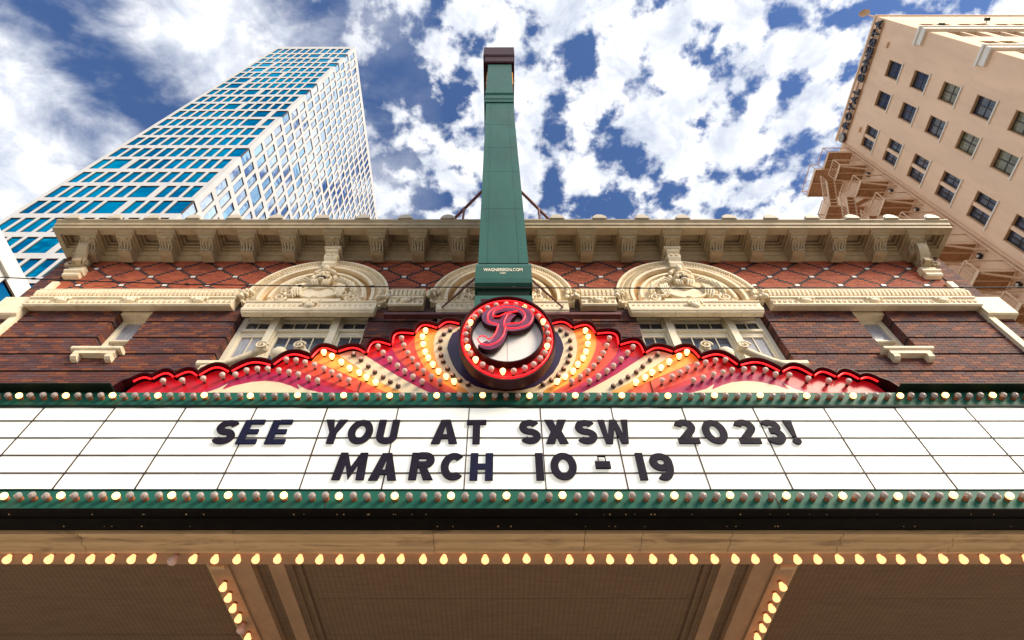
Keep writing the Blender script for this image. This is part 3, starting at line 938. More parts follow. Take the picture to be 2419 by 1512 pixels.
edges = [-10.86] + ALLB + [10.86]
cells = [(-10.86, ALLB[0] - 0.22)] + [(ALLB[i] + 0.22, ALLB[i + 1] - 0.22) for i in range(len(ALLB) - 1)] + [(ALLB[-1] + 0.22, 10.86)]
for (xa, xb) in cells:
    b = MB()
    b.box(xa, xb, YC + 0.19, 7.0, 15.10, 15.12)
    e = 0.04
    for (p0, p1, q0, q1) in ((xa + e, xa + 2 * e, YC + 0.19 + e, 7.0 - e), (xb - 2 * e, xb - e, YC + 0.19 + e, 7.0 - e), (xa + 2 * e, xb - 2 * e, YC + 0.19 + e, YC + 0.19 + 2 * e), (xa + 2 * e, xb - 2 * e, 7.0 - 2 * e, 7.0 - e)):
        b.box(p0, p1, q0, q1, 15.0, 15.10)
    for (p0, p1, q0, q1) in ((xa, xa + e, YC + 0.19, 7.0), (xb - e, xb, YC + 0.19, 7.0), (xa + e, xb - e, YC + 0.19, YC + 0.19 + e), (xa + e, xb - e, 7.0 - e, 7.0)):
        b.box(p0, p1, q0, q1, 14.90, 15.10)
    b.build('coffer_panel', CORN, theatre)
# console bracket, shared mesh
b = MB()
b.prism_x([(7.2, 14.27), (7.0, 14.27), (6.93, 14.30), (6.91, 14.36), (6.93, 14.43), (6.90, 14.50), (6.83, 14.57), (6.74, 14.62), (6.68, 14.66), (6.66, 14.72), (7.2, 14.72)], -0.145, 0.145)
b.prism_x([(7.2, 14.715), (6.62, 14.715), (6.60, 14.735), (6.62, 14.755), (6.56, 14.775), (6.55, 14.79), (6.50, 14.81), (6.49, 14.842), (7.2, 14.842)], -0.195, 0.195)
b.prism_x([(7.2, 14.79), (6.52, 14.79), (6.475, 14.815), (6.47, 14.8425), (7.2, 14.8425)], -0.235, 0.235)
for s_ in (-1, 1):
    b.tube([(s_ * 0.135, 6.905, 14.34), (s_ * 0.135, 6.90, 14.44), (s_ * 0.135, 6.84, 14.54), (s_ * 0.135, 6.68, 14.65)], 0.024, 5)
    b.tube([(s_ * 0.02, 6.90, 14.34), (s_ * 0.085, 6.885, 14.40), (s_ * 0.06, 6.87, 14.48), (s_ * 0.09, 6.79, 14.57), (s_ * 0.05, 6.70, 14.63)], [0.012, 0.034, 0.022, 0.030, 0.012], 6)
    b.ell((s_ * 0.085, 6.93, 14.315), 0.05, 0.04, 0.035, 8, 5)
    for (yy, zz, r0) in ((6.80, 14.66, 0.055), (7.03, 14.36, 0.07)):
        b.tube([(s_ * 0.148, yy + r0 * (1 - i / 14) * math.cos(i * 0.8), zz + r0 * (1 - i / 14) * math.sin(i * 0.8)) for i in range(12)], 0.014, 4)
b.tube([(0, 6.905, 14.31), (0, 6.89, 14.42), (0, 6.84, 14.52), (0, 6.72, 14.61)], [0.045, 0.03, 0.022, 0.03], 6)
b.ell((0, 6.655, 14.685), 0.075, 0.045, 0.035, 8, 5)
b.v = [(x, y, z if z > 14.712 else 14.715 - (14.715 - z) * 0.50) for x, y, z in b.v]
bm_ = b.mesh('cornice_bracket', CORN)
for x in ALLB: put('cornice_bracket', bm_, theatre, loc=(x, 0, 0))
TRIM_GREY = mat('pale_cap_metal', (0.55, 0.48, 0.38), 0.5, var=0.12, stain=0.3, stain_col=(0.3, 0.24, 0.16))
# rounded ridge caps along the cornice edge
b = MB()
pr = [(0.165 * math.cos(math.pi * i / 10), 0.20 * math.sin(math.pi * i / 10)) for i in range(11)]
b.prism_y(pr, 0.0, 0.75, 0, True)
b.prism_y([(p[0] * 1.12, p[1] * 1.12) for p in pr], 0.02, 0.06)
cm = b.mesh('ridge_cap', TRIM_GREY)
for x in [-c for c in (10.62, 9.6, 8.65, 7.65, 6.63, 5.6, 4.45, 3.45, 2.4, 1.35)] + [1.35, 2.4, 3.45, 4.45, 5.6, 6.63, 7.65, 8.65, 9.6, 10.62]:
    put('ridge_cap', cm, theatre, loc=(x, YC - 0.13, 15.125))

# ------------------------------------------------------------------ marquee canopy
YM = 3.6
MX = 6.4
canopy = thing('marquee_canopy', (0, YM, 4.4), 'long theatre marquee box with white backlit letter panels, green bulb strips and taupe soffit', 'marquee')
b = MB(); b.box(-MX, MX, 3.72, 7.2, 4.47, 5.60); b.build('canopy_body', BLACKF, canopy)
b = MB(); b.box(-MX, MX, YM, 3.72, 5.48, 5.65); b.build('green_strip', GREEN, canopy)
b = MB(); b.box(-MX, MX, YM, 3.72, 4.392, 4.552); b.build('green_strip', GREEN, canopy)
b = MB(); b.box(-MX, MX, YM - 0.012, YM + 0.02, 5.456, 5.479); b.box(-MX, MX, YM - 0.006, YM + 0.02, 4.553, 4.562); b.build('strip_edge', DKGREEN, canopy)
for (xa, xb) in ((-MX, -3.50), (3.56, MX)):
    b = MB(); b.prism_x([(3.495, 5.652), (3.495, 5.662), (3.74, 5.69), (3.74, 5.652)], xa, xb); b.build('top_lip', DKGREEN, canopy)
# seams in the green strips
for (x, z0, z1) in ((1.77, 5.48, 5.65), (-2.6, 5.48, 5.65), (2.02, 4.392, 4.552), (-1.3, 4.392, 4.552)):
    b = MB(); b.add([(x, YM - 0.003, z0), (x + 0.008, YM - 0.003, z0), (x + 0.008, YM - 0.003, z1), (x, YM - 0.003, z1)], [(0, 1, 2, 3)]); b.build('strip_seam', SEAM, canopy)
# white letter panels
zr = [4.565, 4.72, 4.902, 5.092, 5.290, 5.456]
px0 = -0.29
b = MB(); b.box(-MX, MX, YM + 0.035, 3.71, 4.562, 5.458); b.build('panel_backing', SEAM, canopy)
rng = random.Random(5)
for k in range(-10, 10):
    xa, xb = px0 + 0.619 * k + 0.0035, px0 + 0.619 * (k + 1) - 0.0035
    xa, xb = max(xa, -MX), min(xb, MX)
    if xb - xa < 0.05: continue
    for r_ in range(5):
        za, zb = zr[r_] + 0.005, zr[r_ + 1] - 0.005
        wob = [rng.uniform(-0.003, 0.003) for _ in range(4)]
        n = 4
        p = MB(); vs = []
        for i in range(n + 1):
            t = i / n; x = xa + (xb - xa) * t; bow = 0.004 * math.sin(math.pi * t) * rng.choice((-1, 0.3, 1))
            vs += [(x, YM + 0.004, za + bow * 0.6 + wob[0] * (1 - t) + wob[1] * t), (x, YM + 0.004, zb + bow + wob[2] * (1 - t) + wob[3] * t)]
        for i in range(n + 1): vs += [(vs[2 * i][0], YM + 0.034, vs[2 * i][2]), (vs[2 * i + 1][0], YM + 0.034, vs[2 * i + 1][2])]
        m_ = 2 * (n + 1)
        fs = []
        for i in range(n):
            fs.append((2 * i, 2 * i + 2, 2 * i + 3, 2 * i + 1))
            fs.append((2 * i, m_ + 2 * i, m_ + 2 * i + 2, 2 * i + 2)); fs.append((2 * i + 1, 2 * i + 3, m_ + 2 * i + 3, m_ + 2 * i + 1))
        fs.append((0, 1, m_ + 1, m_)); fs.append((2 * n, m_ + 2 * n, m_ + 2 * n + 1, 2 * n + 1))
        p.add(vs, fs)
        p.build('letter_panel', PANEL, canopy)
for z in zr[1:-1]:
    for (sx) in (0,):
        b = MB(); b.box(-MX, MX, YM - 0.004, YM + 0.003, z - 0.0055, z + 0.0055); b.build('letter_rail', SEAM, canopy)

for k in range(-9, 10):
    x = px0 + 0.619 * k
    for r_ in range(5):
        b = MB(); b.box(x - 0.0045 + rng.uniform(-.0015, .0015), x + 0.0045, YM - 0.002, YM + 0.006, zr[r_] + 0.004, zr[r_ + 1] - 0.004); b.build('panel_divider', SEAM, canopy)
# bulb meshes: axis towards the viewer (-y) or downwards
def bulb_mesh(name, glass, axis, s=1.0, sock=SOCKET, pear=False):
    b = MB()
    if pear:
        pr = [(0.016, 0.0, 1), (0.017, 0.012, 1), (0.014, 0.016, 0), (0.019, 0.030, 0), (0.0265, 0.045, 0), (0.0295, 0.058, 0), (0.027, 0.070, 0), (0.018, 0.079, 0), (0.005, 0.083, 0)]
    else:
        pr = [(0.021, 0.0, 1), (0.022, 0.014, 1), (0.019, 0.024, 1), (0.0225, 0.033, 0), (0.0265, 0.040, 0), (0.0275, 0.050, 0), (0.024, 0.060, 0), (0.015, 0.067, 0), (0.004, 0.070, 0)]
    b.lathe([(r * s, h * s, m) for r, h, m in pr], 12, axis=axis)
    return b.mesh(name, [glass, sock])


BM_ON = bulb_mesh('bulb', BULBON, '-y', 1.0)
BM_OFF = bulb_mesh('bulb', BULBOFF, '-y', 1.0)
BM_SON = bulb_mesh('bulb', BULBON, '-y', 0.92, SOCKDK, True)
BM_SOFF = bulb_mesh('bulb', BULBPINK, '-y', 0.92, SOCKDK, True)
BM_SMALL = bulb_mesh('bulb', BULBPINK, '-y', 0.62, SOCKDK)
BM_DN = bulb_mesh('bulb', BULBWARM, '-z', 1.03, SOCKET, True)
BM_DOFF = bulb_mesh('bulb', BULBPINK, '-z', 1.22, SOCKET, True)
for (zz, x0, nm) in ((5.562, 0.235, 'a'), (4.468, 0.034, 'b')):
    for k in range(-61, 60):
        x = x0 + 0.1025 * k
        if abs(x) > MX - 0.1: continue
        on = k % 4 == 0
        put('bulb', BM_ON if on else BM_OFF, canopy, loc=(x, YM, zz), rot=(R(rng.uniform(-6, 6)), 0, R(rng.uniform(-6, 6))))

# underside: black front, weathered cornice trim, bulb board, soffit sheets, beams
ZB = 4.392
b = MB(); b.box(-MX, MX, YM + 0.001, 3.85, ZB - 0.006, ZB); b.box(-MX, MX, 3.70, 3.715, ZB - 0.014, ZB - 0.006); b.build('black_underside', BLACKF, canopy)
rv = random.Random(9)
for i in range(70):
    x = rv.uniform(-5, 5); s_ = rv.uniform(0.003, 0.008)
    b = MB() if i == 0 else b
    b.ell((x, 3.66 if i % 3 else 3.80, ZB - 0.008), s_, s_, 0.003, 5, 3)
b.build('reflection_dots', TRIM, canopy, kind='stuff')  # pale dots put in for bulb reflections on the black underside
trim = [(3.852, ZB - 0.004), (3.852, 4.355), (3.88, 4.35), (3.90, 4.365), (3.935, 4.365), (3.945, 4.345), (3.975, 4.338), (3.99, 4.352), (4.03, 4.352), (4.04, 4.335), (4.065, 4.335), (4.065, 4.46), (3.852, 4.46)]
xs = [-MX, -4.35, -3.18, -2.02, -0.52, 0.62, 1.05, 1.72, 2.55, 3.4, 4.5, MX]
for i in range(len(xs) - 1):
    b = MB(); dz = rv.uniform(-0.003, 0.003)
    b.prism_x([(p[0], p[1] + dz) for p in trim], xs[i] + 0.002, xs[i + 1] - 0.002); b.build('cornice_trim', TRIM, canopy)
b = MB(); b.box(-MX, MX, 4.066, 4.262, 4.372, 4.46); b.build('bulb_board', BEAMP, canopy)
for k in range(-40, 40):
    x = 0.188 + 0.1595 * k
    if abs(x) > MX - 0.1: continue
    put('bulb', BM_DOFF if k in (-17,) else BM_DN, canopy, loc=(x + rng.uniform(-0.006, 0.006), 4.115, 4.372), rot=(R(rng.uniform(-7, 7)), R(rng.uniform(-7, 7)), rng.uniform(0, 6)))
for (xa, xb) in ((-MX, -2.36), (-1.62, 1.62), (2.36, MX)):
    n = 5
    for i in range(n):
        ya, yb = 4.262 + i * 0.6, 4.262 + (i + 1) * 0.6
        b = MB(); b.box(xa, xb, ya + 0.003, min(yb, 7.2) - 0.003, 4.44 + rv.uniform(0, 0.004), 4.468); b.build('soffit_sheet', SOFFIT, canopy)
for s_ in (-1, 1):
    for (xa, xb, z, mm, nm) in ((2.17, 2.32, 4.372, BEAMP, 'bulb_board'), (2.32, 2.36, 4.40, TRIM, 'beam_moulding'), (2.095, 2.17, 4.392, BEAMP, 'beam_moulding'), (1.985, 2.085, 4.372, BEAMP, 'beam_moulding'),
                            (1.87, 1.985, 4.43, SOFFIT, 'beam_recess'), (1.80, 1.87, 4.40, BEAMP, 'beam_moulding'), (1.735, 1.80, 4.385, BEAMP, 'beam_moulding'), (1.68, 1.735, 4.40, SOFFIT, 'beam_moulding'), (1.62, 1.68, 4.42, SOFFIT, 'beam_moulding')):
        xa_, xb_ = sorted((s_ * xa, s_ * xb))
        b = MB(); b.box(xa_ + 0.0005, xb_ - 0.0005, 4.263, 7.19, z, 4.467); b.build(nm, mm, canopy)
    xa_, xb_ = sorted((s_ * 2.19, s_ * 2.30))
    b = MB(); b.box(xa_, xb_, 4.265, 4.30, 4.35, 4.372); b.build('junction_plate', TRIM, canopy)
    for k in range(16):
        off_ = (s_ < 0 and k == 4)
        put('bulb', BM_DOFF if off_ else BM_DN, canopy, loc=(s_ * 2.243, 4.49 + 0.157 * k, 4.372), rot=(R(rng.uniform(-7, 7)), R(rng.uniform(-7, 7)), rng.uniform(0, 6)))

# ------------------------------------------------------------------ marquee letters, each one a loose letter hung on the rails
LET = [  # char, centre x, width, z bottom, row, label
    ('S', -2.30, .185, 1), ('E', -2.09, .165, 1), ('E', -1.855, .165, 1), ('Y', -1.405, .185, 1), ('O', -1.18, .205, 1), ('U', -0.955, .175, 1),
    ('A', -0.475, .215, 1), ('T', -0.215, .165, 1), ('S', 0.230, .175, 1), ('X', 0.447, .185, 1), ('S', 0.695, .175, 1), ('W', 0.935, .255, 1),
    ('2', 1.525, .175, 1), ('0', 1.765, .200, 1), ('2', 2.025, .175, 1), ('3', 2.245, .170, 1), ('!', 2.405, .075, 1),
    ('M', -1.18, .250, 0), ('A', -0.915, .215, 0), ('R', -0.625, .190, 0), ('C', -0.390, .180, 0), ('H', -0.163, .180, 0),
    ('1', 0.289, .062, 0), ('0', 0.475, .205, 0), ('1', 1.080, .062, 0), ('9', 1.240, .180, 0)]
LTXT = ['white-lit sign', '']
desc = ['black letter S that starts the top line of the marquee sign', 'navy letter E right after the opening S in the top line', 'navy letter E that ends the first word of the top line',
        'black letter Y starting the second word of the top line', 'black letter O in the second word of the top line', 'black letter U ending the second word of the top line',
        'black letter A in the top line beside the T', 'black letter T in the top line beside the A', 'black letter S just before the X in the top line',
        'black letter X between two letters S in the top line', 'black letter S between the X and the W in the top line', 'black wide letter W in the top line',
        'black figure two that starts the year in the top line', 'black figure zero of the year in the top line', 'black figure two between the zero and the three in the top line', 'black figure three just before the exclamation mark',
        'black exclamation mark that ends the top line of the marquee sign', 'black wide letter M starting the lower line', 'black letter A after the M in the lower line', 'black letter R in the lower line',
        'black letter C beside the H in the lower line', 'navy letter H ending the month in the lower line', 'black figure one starting the date after the month in the lower line', 'black figure zero just before the dash in the lower line',
        'black figure one right after the dash in the lower line', 'black figure nine that ends the lower line']


def arc(cx, cz, rx, rz, a0, a1, n=16):
    return [(cx + rx * math.cos(R(a0 + (a1 - a0) * i / n)), cz + rz * math.sin(R(a0 + (a1 - a0) * i / n))) for i in range(n + 1)]


def ribbon(pts, t, closed=False):
    """outline quads of a thick stroke with mitred joints"""
    L = [Vector((p[0], p[1])) for p in pts]; n = len(L); A, B = [], []
    for i in range(n):
        p = L[i]
        a = L[i - 1] if (i or closed) else None
        c = L[(i + 1) % n] if (i < n - 1 or closed) else None
        d1 = (p - a).normalized() if a is not None else (c - p).normalized()
        d2 = (c - p).normalized() if c is not None else d1
        n1 = Vector((-d1.y, d1.x)); n2 = Vector((-d2.y, d2.x))
        mm = (n1 + n2); mm = mm.normalized() if mm.length > 1e-6 else n1
        k = min(2.2, 1 / max(0.3, mm.dot(n1)))
        A.append(p + mm * t / 2 * k); B.append(p - mm * t / 2 * k)
    return A, B


def glyph(ch, w, h, t):
    """strokes of a heavy sign-board letter in a w x h box: list of (points, closed) or polygons"""
    q = t / 2
    st = []; poly = []
    tv = t * 1.02
    if ch == 'S':
        u = h / 2
        rz1 = (h - 2 * q) / 4
        p = arc(w / 2, h - q - rz1, w / 2 - q, rz1, 28, 270, 18) + arc(w / 2, q + rz1, w / 2 - q, rz1, 90, -152, 18)[1:]
        st.append((p, False))
    elif ch == 'E':
        poly += [[(0, 0), (t * 1.08, 0), (t * 1.08, h), (0, h)]]
        for z in (0, h / 2 - t * 0.42, h - t * 0.86): poly.append([(t * 1.08, z), (w * (0.88 if 0 < z < h * 0.6 else 1), z), (w * (0.88 if 0 < z < h * 0.6 else 1), z + t * 0.86), (t * 1.08, z + t * 0.86)])
    elif ch == 'Y':
        m_ = h * 0.44
        poly += [[(w / 2 - q, 0), (w / 2 + q, 0), (w / 2 + q, m_), (w, h), (w - t * 1.15, h), (w / 2, m_ + t * 0.75), (t * 1.15, h), (0, h), (w / 2 - q, m_)]]
    elif ch in 'O0':
        st.append((arc(w / 2, h / 2, w / 2 - q, h / 2 - q, 0, 354, 40), True))
    elif ch == 'U':
        r_ = w / 2 - q
        st.append(([(q, h)] + arc(w / 2, q + r_, r_, r_, 180, 360, 18) + [(w - q, h)], False))
    elif ch == 'A':
        k = w / 2
        poly += [[(0, 0), (t * 1.15, 0), (w / 2 + 0.0, h * 0.74), (w / 2, h), (w / 2 - t * 0.62, h)], [(w, 0), (w / 2 + t * 0.62, h), (w / 2, h), (w / 2, h * 0.74), (w - t * 1.15, 0)],
                 [(t * 1.15 + (w / 2 - t * 1.15) * 0.27, h * 0.20), (w - t * 1.15 - (w / 2 - t * 1.15) * 0.27, h * 0.20), (w - t * 1.15 - (w / 2 - t * 1.15) * 0.50, h * 0.40 - 0.008), (t * 1.15 + (w / 2 - t * 1.15) * 0.50, h * 0.40 - 0.008)]]
    elif ch == 'T':
        poly += [[(w / 2 - q, 0), (w / 2 + q, 0), (w / 2 + q, h - t * 0.86), (w, h - t * 0.86), (w, h), (0, h), (0, h - t * 0.86), (w / 2 - q, h - t * 0.86)]]
    elif ch == 'X':
        e = t * 1.18
        poly += [[(0, 0), (e, 0), (w / 2, h / 2 - e * 0.85), (w - e, 0), (w, 0), (w / 2 + e * 0.62, h / 2), (w, h), (w - e, h), (w / 2, h / 2 + e * 0.85), (e, h), (0, h), (w / 2 - e * 0.62, h / 2)]]
    elif ch == 'W':
        e = t * 1.02; a = w / 4
        poly += [[(a - e / 2, 0), (a + e * 0.5, 0), (w / 2, h * 0.60), (w - a - e * 0.5, 0), (w - a + e / 2, 0), (w, h), (w - e, h), (w - a, h * 0.36), (w / 2 + e * 0.5, h), (w / 2 - e * 0.5, h), (a, h * 0.36), (e, h), (0, h)]]
    elif ch == 'M':
        e = t * 1.05
        poly += [[(0, 0), (e, 0), (e * 1.15, h * 0.56), (w / 2, 0.0), (w - e * 1.15, h * 0.56), (w - e, 0), (w, 0), (w - e * 0.25, h), (w - e * 1.15, h), (w / 2, h * 0.47), (e * 1.15, h), (e * 0.25, h)]]
    elif ch == '2':
        r_ = (w / 2 - q)
        a_ = arc(w / 2, h - q - r_, r_, r_, 165, -35, 16)
        st.append((a_ + [(t * 0.75, t * 0.80)], False))
        poly.append([(0, 0), (w, 0), (w, t * 0.86), (0, t * 0.86)])
    elif ch == '3':
        r1 = (h - 2 * q) / 4
        t2 = t * 0.86; q2 = t2 / 2; rt = h * 0.232 - q2 / 2; rb = h / 2 - q2 - rt + 0.001
        st.append((arc(w / 2, h - q2 - rt, w / 2 - q - 0.004, rt, 155, -88, 18) + [(w * 0.36, h - q2 - 2 * rt)], False))
        st.append(([(w * 0.36, q2 + 2 * rb)] + arc(w / 2, q2 + rb, w / 2 - q, rb, 88, -155, 18), False))
    elif ch == '!':
        poly.append([(w * 0.28, h * 0.30), (w * 0.72, h * 0.30), (w, h), (0, h)])
        poly.append([(w / 2 + w * 0.48 * math.cos(2 * math.pi * i / 16), h * 0.12 + w * 0.48 * math.sin(2 * math.pi * i / 16)) for i in range(16)])
    elif ch == 'R':
        poly.append([(0, 0), (t, 0), (t, h), (0, h)])
        r_ = h * 0.29 - q
        st.append(([(t, h - q * 0.92)] + arc(w - q - r_ - 0.004, h - q * 0.92 - r_, r_, r_, 90, -90, 14) + [(t, h - q * 0.92 - 2 * r_)], False))
        poly.append([(w - t * 1.25, 0), (w, 0), (w * 0.68, h * 0.46), (w * 0.36, h * 0.44)])
    elif ch == 'C':
        st.append((arc(w / 2 + 0.01, h / 2, w / 2 - q + 0.01, h / 2 - q, 48, 312, 28), False))
    elif ch == 'H':
        poly += [[(0, 0), (t, 0), (t, h / 2 - t * 0.43), (w - t, h / 2 - t * 0.43), (w - t, 0), (w, 0), (w, h), (w - t, h), (w - t, h / 2 + t * 0.43), (t, h / 2 + t * 0.43), (t, h), (0, h)]]
    elif ch == '1':
        poly += [[(0, 0), (w, 0), (w, h), (0, h)]]
    elif ch == '9':
        r_ = w / 2 - q
        st.append((arc(w / 2, h - q - r_, r_, r_, 0, 352, 30), True))
        st.append((arc(w / 2, h * 0.52, r_, h * 0.52 - q, 25, -118, 18), False))
    return st, poly


def letter_mesh(ch, w, h, t, m, depth=0.014):
    b = MB(); st, poly = glyph(ch, w, h, t); k = 0
    for p in poly:
        b.prism_y([(x, z) for x, z in p], -depth - 0.0012 * k, 0); k += 1
    for pts, closed in st:
        A, B = ribbon(pts, t, closed); n = len(A)
        y0, y1 = -depth - 0.0012 * k, 0; k += 1
        vs = []
        for a, c in zip(A, B): vs += [(a.x, y0, a.y), (c.x, y0, c.y), (c.x, y1, c.y), (a.x, y1, a.y)]
        fs = []
        for i in range(n if closed else n - 1):
            j = (i + 1) % n
            for e in range(4): fs.append((4 * i + e, 4 * j + e, 4 * j + (e + 1) % 4, 4 * i + (e + 1) % 4))
        if not closed: fs += [(0, 1, 2, 3), (4 * n - 4, 4 * n - 1, 4 * n - 2, 4 * n - 3)]
        b.add(vs, fs)
    return b.mesh('marquee_letter', m)


for i, (ch, xc, wd, row) in enumerate(LET):
    h = 0.272
    mm = LETTER2 if 'navy' in desc[i] else LETTER
    me = letter_mesh(ch, wd, h, 0.062 if ch not in 'EW' else 0.056, mm)
    z = (5.013 if row else 4.640) + rng.uniform(-0.003, 0.003)
    o = put('marquee_letter', me, None, loc=(xc - wd / 2, YM - 0.006, z), label=desc[i], category='letter', group='letters hung on the marquee panels')
    o.rotation_euler = (0, R(rng.uniform(-1.0, 1.0)), 0)
b = MB(); b.prism_y([(0, 0), (0.118, 0), (0.118, 0.066), (0, 0.066)], -0.022, 0)
for (a, c, e, f) in ((0.026, 0.090, 0.122, 0.130), (0.026, 0.033, 0.066, 0.122), (0.083, 0.090, 0.066, 0.122)): b.prism_y([(a, e), (c, e), (c, f), (a, f)], -0.016, 0)
put('marquee_letter', b.mesh('marquee_letter', LETTER), None, loc=(0.725, YM - 0.006, 4.752), label='black dash with a small open frame on top in the lower line', category='letter', group='letters hung on the marquee panels')

# ------------------------------------------------------------------ sunburst sign above the marquee
YS = 3.68
XM = 0.03
sunb = thing('sunburst_sign', (XM, YS, 5.65), 'scalloped red, gold and cream sunburst sign with bulbs and red neon edge above the marquee', 'sign')
V = [(-3.44, 5.84), (-3.28, 5.88), (-3.08, 5.91), (-2.87, 5.93), (-2.59, 5.99), (-2.22, 6.09), (-1.88, 6.20), (-1.64, 6.30), (-1.35, 6.28), (-1.12, 6.415), (-0.91, 6.61), (-0.68, 6.71), (-0.45, 6.78)]
PK = [0.045, 0.075, 0.07, 0.10, 0.095, 0.12, 0.12, 0.075, 0.135, 0.13, 0.11, 0.075]
ZBASE = 5.655


def lobe(i, n=10):
    (x0, z0), (x1, z1) = V[i], V[i + 1]
    c = Vector((x1 - x0, z1 - z0)); nn = Vector((-c.y, c.x)).normalized() * PK[i]
    return [(x0 + c.x * t + nn.x * 4 * t * (1 - t) * (0.75 + 0.25 * math.sin(math.pi * t)), z0 + c.y * t + nn.y * 4 * t * (1 - t) * (0.75 + 0.25 * math.sin(math.pi * t))) for t in [k / n for k in range(n + 1)]]


BND = {12: [(-0.45, 6.78), (-0.52, 6.66), (-0.55, 6.53), (-0.56, 6.40), (-0.53, 6.28), (-0.49, 6.15), (-0.43, 6.02), (-0.34, 5.90), (-0.25, 5.82), (-0.12, 5.77), (0.03, 5.755)],
       11: [(-0.68, 6.71), (-0.70, 6.63), (-0.705, 6.50), (-0.69, 6.36), (-0.66, 6.23), (-0.61, 6.10), (-0.54, 5.97), (-0.45, 5.87), (-0.35, 5.79), (-0.24, ZBASE)],
       10: [(-0.91, 6.61), (-0.90, 6.48), (-0.87, 6.36), (-0.82, 6.23), (-0.76, 6.10), (-0.66, 5.97), (-0.55, 5.86), (-0.46, 5.79), (-0.30, ZBASE)],
       9: [(-1.12, 6.415), (-1.07, 6.30), (-1.0, 6.19), (-0.90, 6.06), (-0.78, 5.945), (-0.66, 5.84), (-0.41, ZBASE)],
       8: [(-1.35, 6.28), (-1.27, 6.21), (-1.16, 6.115), (-1.04, 6.01), (-0.90, 5.90), (-0.79, 5.82), (-0.55, ZBASE)],
       7: [(-1.64, 6.30), (-1.56, 6.24), (-1.42, 6.12), (-1.28, 6.0), (-1.14, 5.88), (-1.0, 5.79), (-0.79, ZBASE)],
       6: [(-1.88, 6.20), (-1.84, 6.19), (-1.69, 6.11), (-1.53, 6.02), (-1.38, 5.935), (-1.25, 5.855), (-0.93, ZBASE)],
       5: [(-2.22, 6.09), (-2.10, 6.075), (-1.99, 6.05), (-1.86, 6.0), (-1.68, 5.915), (-1.55, 5.845), (-1.12, ZBASE)]}
FEA = {11: CREAMF, 10: GOLD, 9: SALMON, 8: MAGENTA, 7: CREAMF, 6: GOLD, 5: SALMON}
BULBS = [(0, 0.9, [(-0.55, 6.72), (-0.61, 6.65), (-0.635, 6.54), (-0.63, 6.41), (-0.61, 6.29), (-0.58, 6.19), (-0.53, 6.08), (-0.47, 5.98), (-0.40, 5.91), (-0.32, 5.85)]),
         (1, 1, [(-0.80, 6.67), (-0.82, 6.56), (-0.80, 6.44), (-0.77, 6.31), (-0.73, 6.21), (-0.67, 6.11), (-0.61, 6.01), (-0.53, 5.93), (-0.45, 5.86)]),
         (2, 1, [(-1.03, 6.53), (-0.99, 6.41), (-0.94, 6.29), (-0.88, 6.19), (-0.82, 6.09), (-0.75, 6.01), (-0.67, 5.93), (-0.58, 5.86)]),
         (2, 1, [(-1.25, 6.39), (-1.18, 6.29), (-1.10, 6.19), (-1.01, 6.09), (-0.93, 6.01), (-0.84, 5.93), (-0.75, 5.86)]),
         (0, 0.9, [(-1.48, 6.30), (-1.39, 6.22), (-1.30, 6.12), (-1.22, 6.03), (-1.13, 5.96), (-1.05, 5.89), (-0.97, 5.83)]),
         (1, 1, [(-1.77, 6.30), (-1.68, 6.24), (-1.56, 6.15), (-1.46, 6.06), (-1.36, 5.99), (-1.28, 5.92), (-1.18, 5.85)]),
         (2, 1, [(-2.11, 6.18), (-2.01, 6.17), (-1.91, 6.14), (-1.81, 6.10), (-1.71, 6.05), (-1.62, 5.99), (-1.53, 5.93), (-1.43, 5.87)]),
         (2, 1, [(-2.64, 5.95), (-2.52, 5.96), (-2.44, 6.02), (-2.34, 6.04), (-2.24, 6.04), (-2.13, 6.02), (-2.03, 5.99), (-1.93, 5.96), (-1.82, 5.91), (-1.72, 5.87)]),
         (2, 1, [(-3.16, 5.86), (-2.98, 5.87), (-2.80, 5.90)])]
# small frosted bulb with a wide dark socket for the cream feathers
b = MB(); b.lathe([(0.024, 0.0, 1), (0.025, 0.018, 1), (0.017, 0.022, 1), (0.016, 0.030, 0), (0.015, 0.040, 0), (0.008, 0.046, 0)], 10, axis='-y')
BM_CUP = b.mesh('bulb', [BULBPINK, SOCKDK])

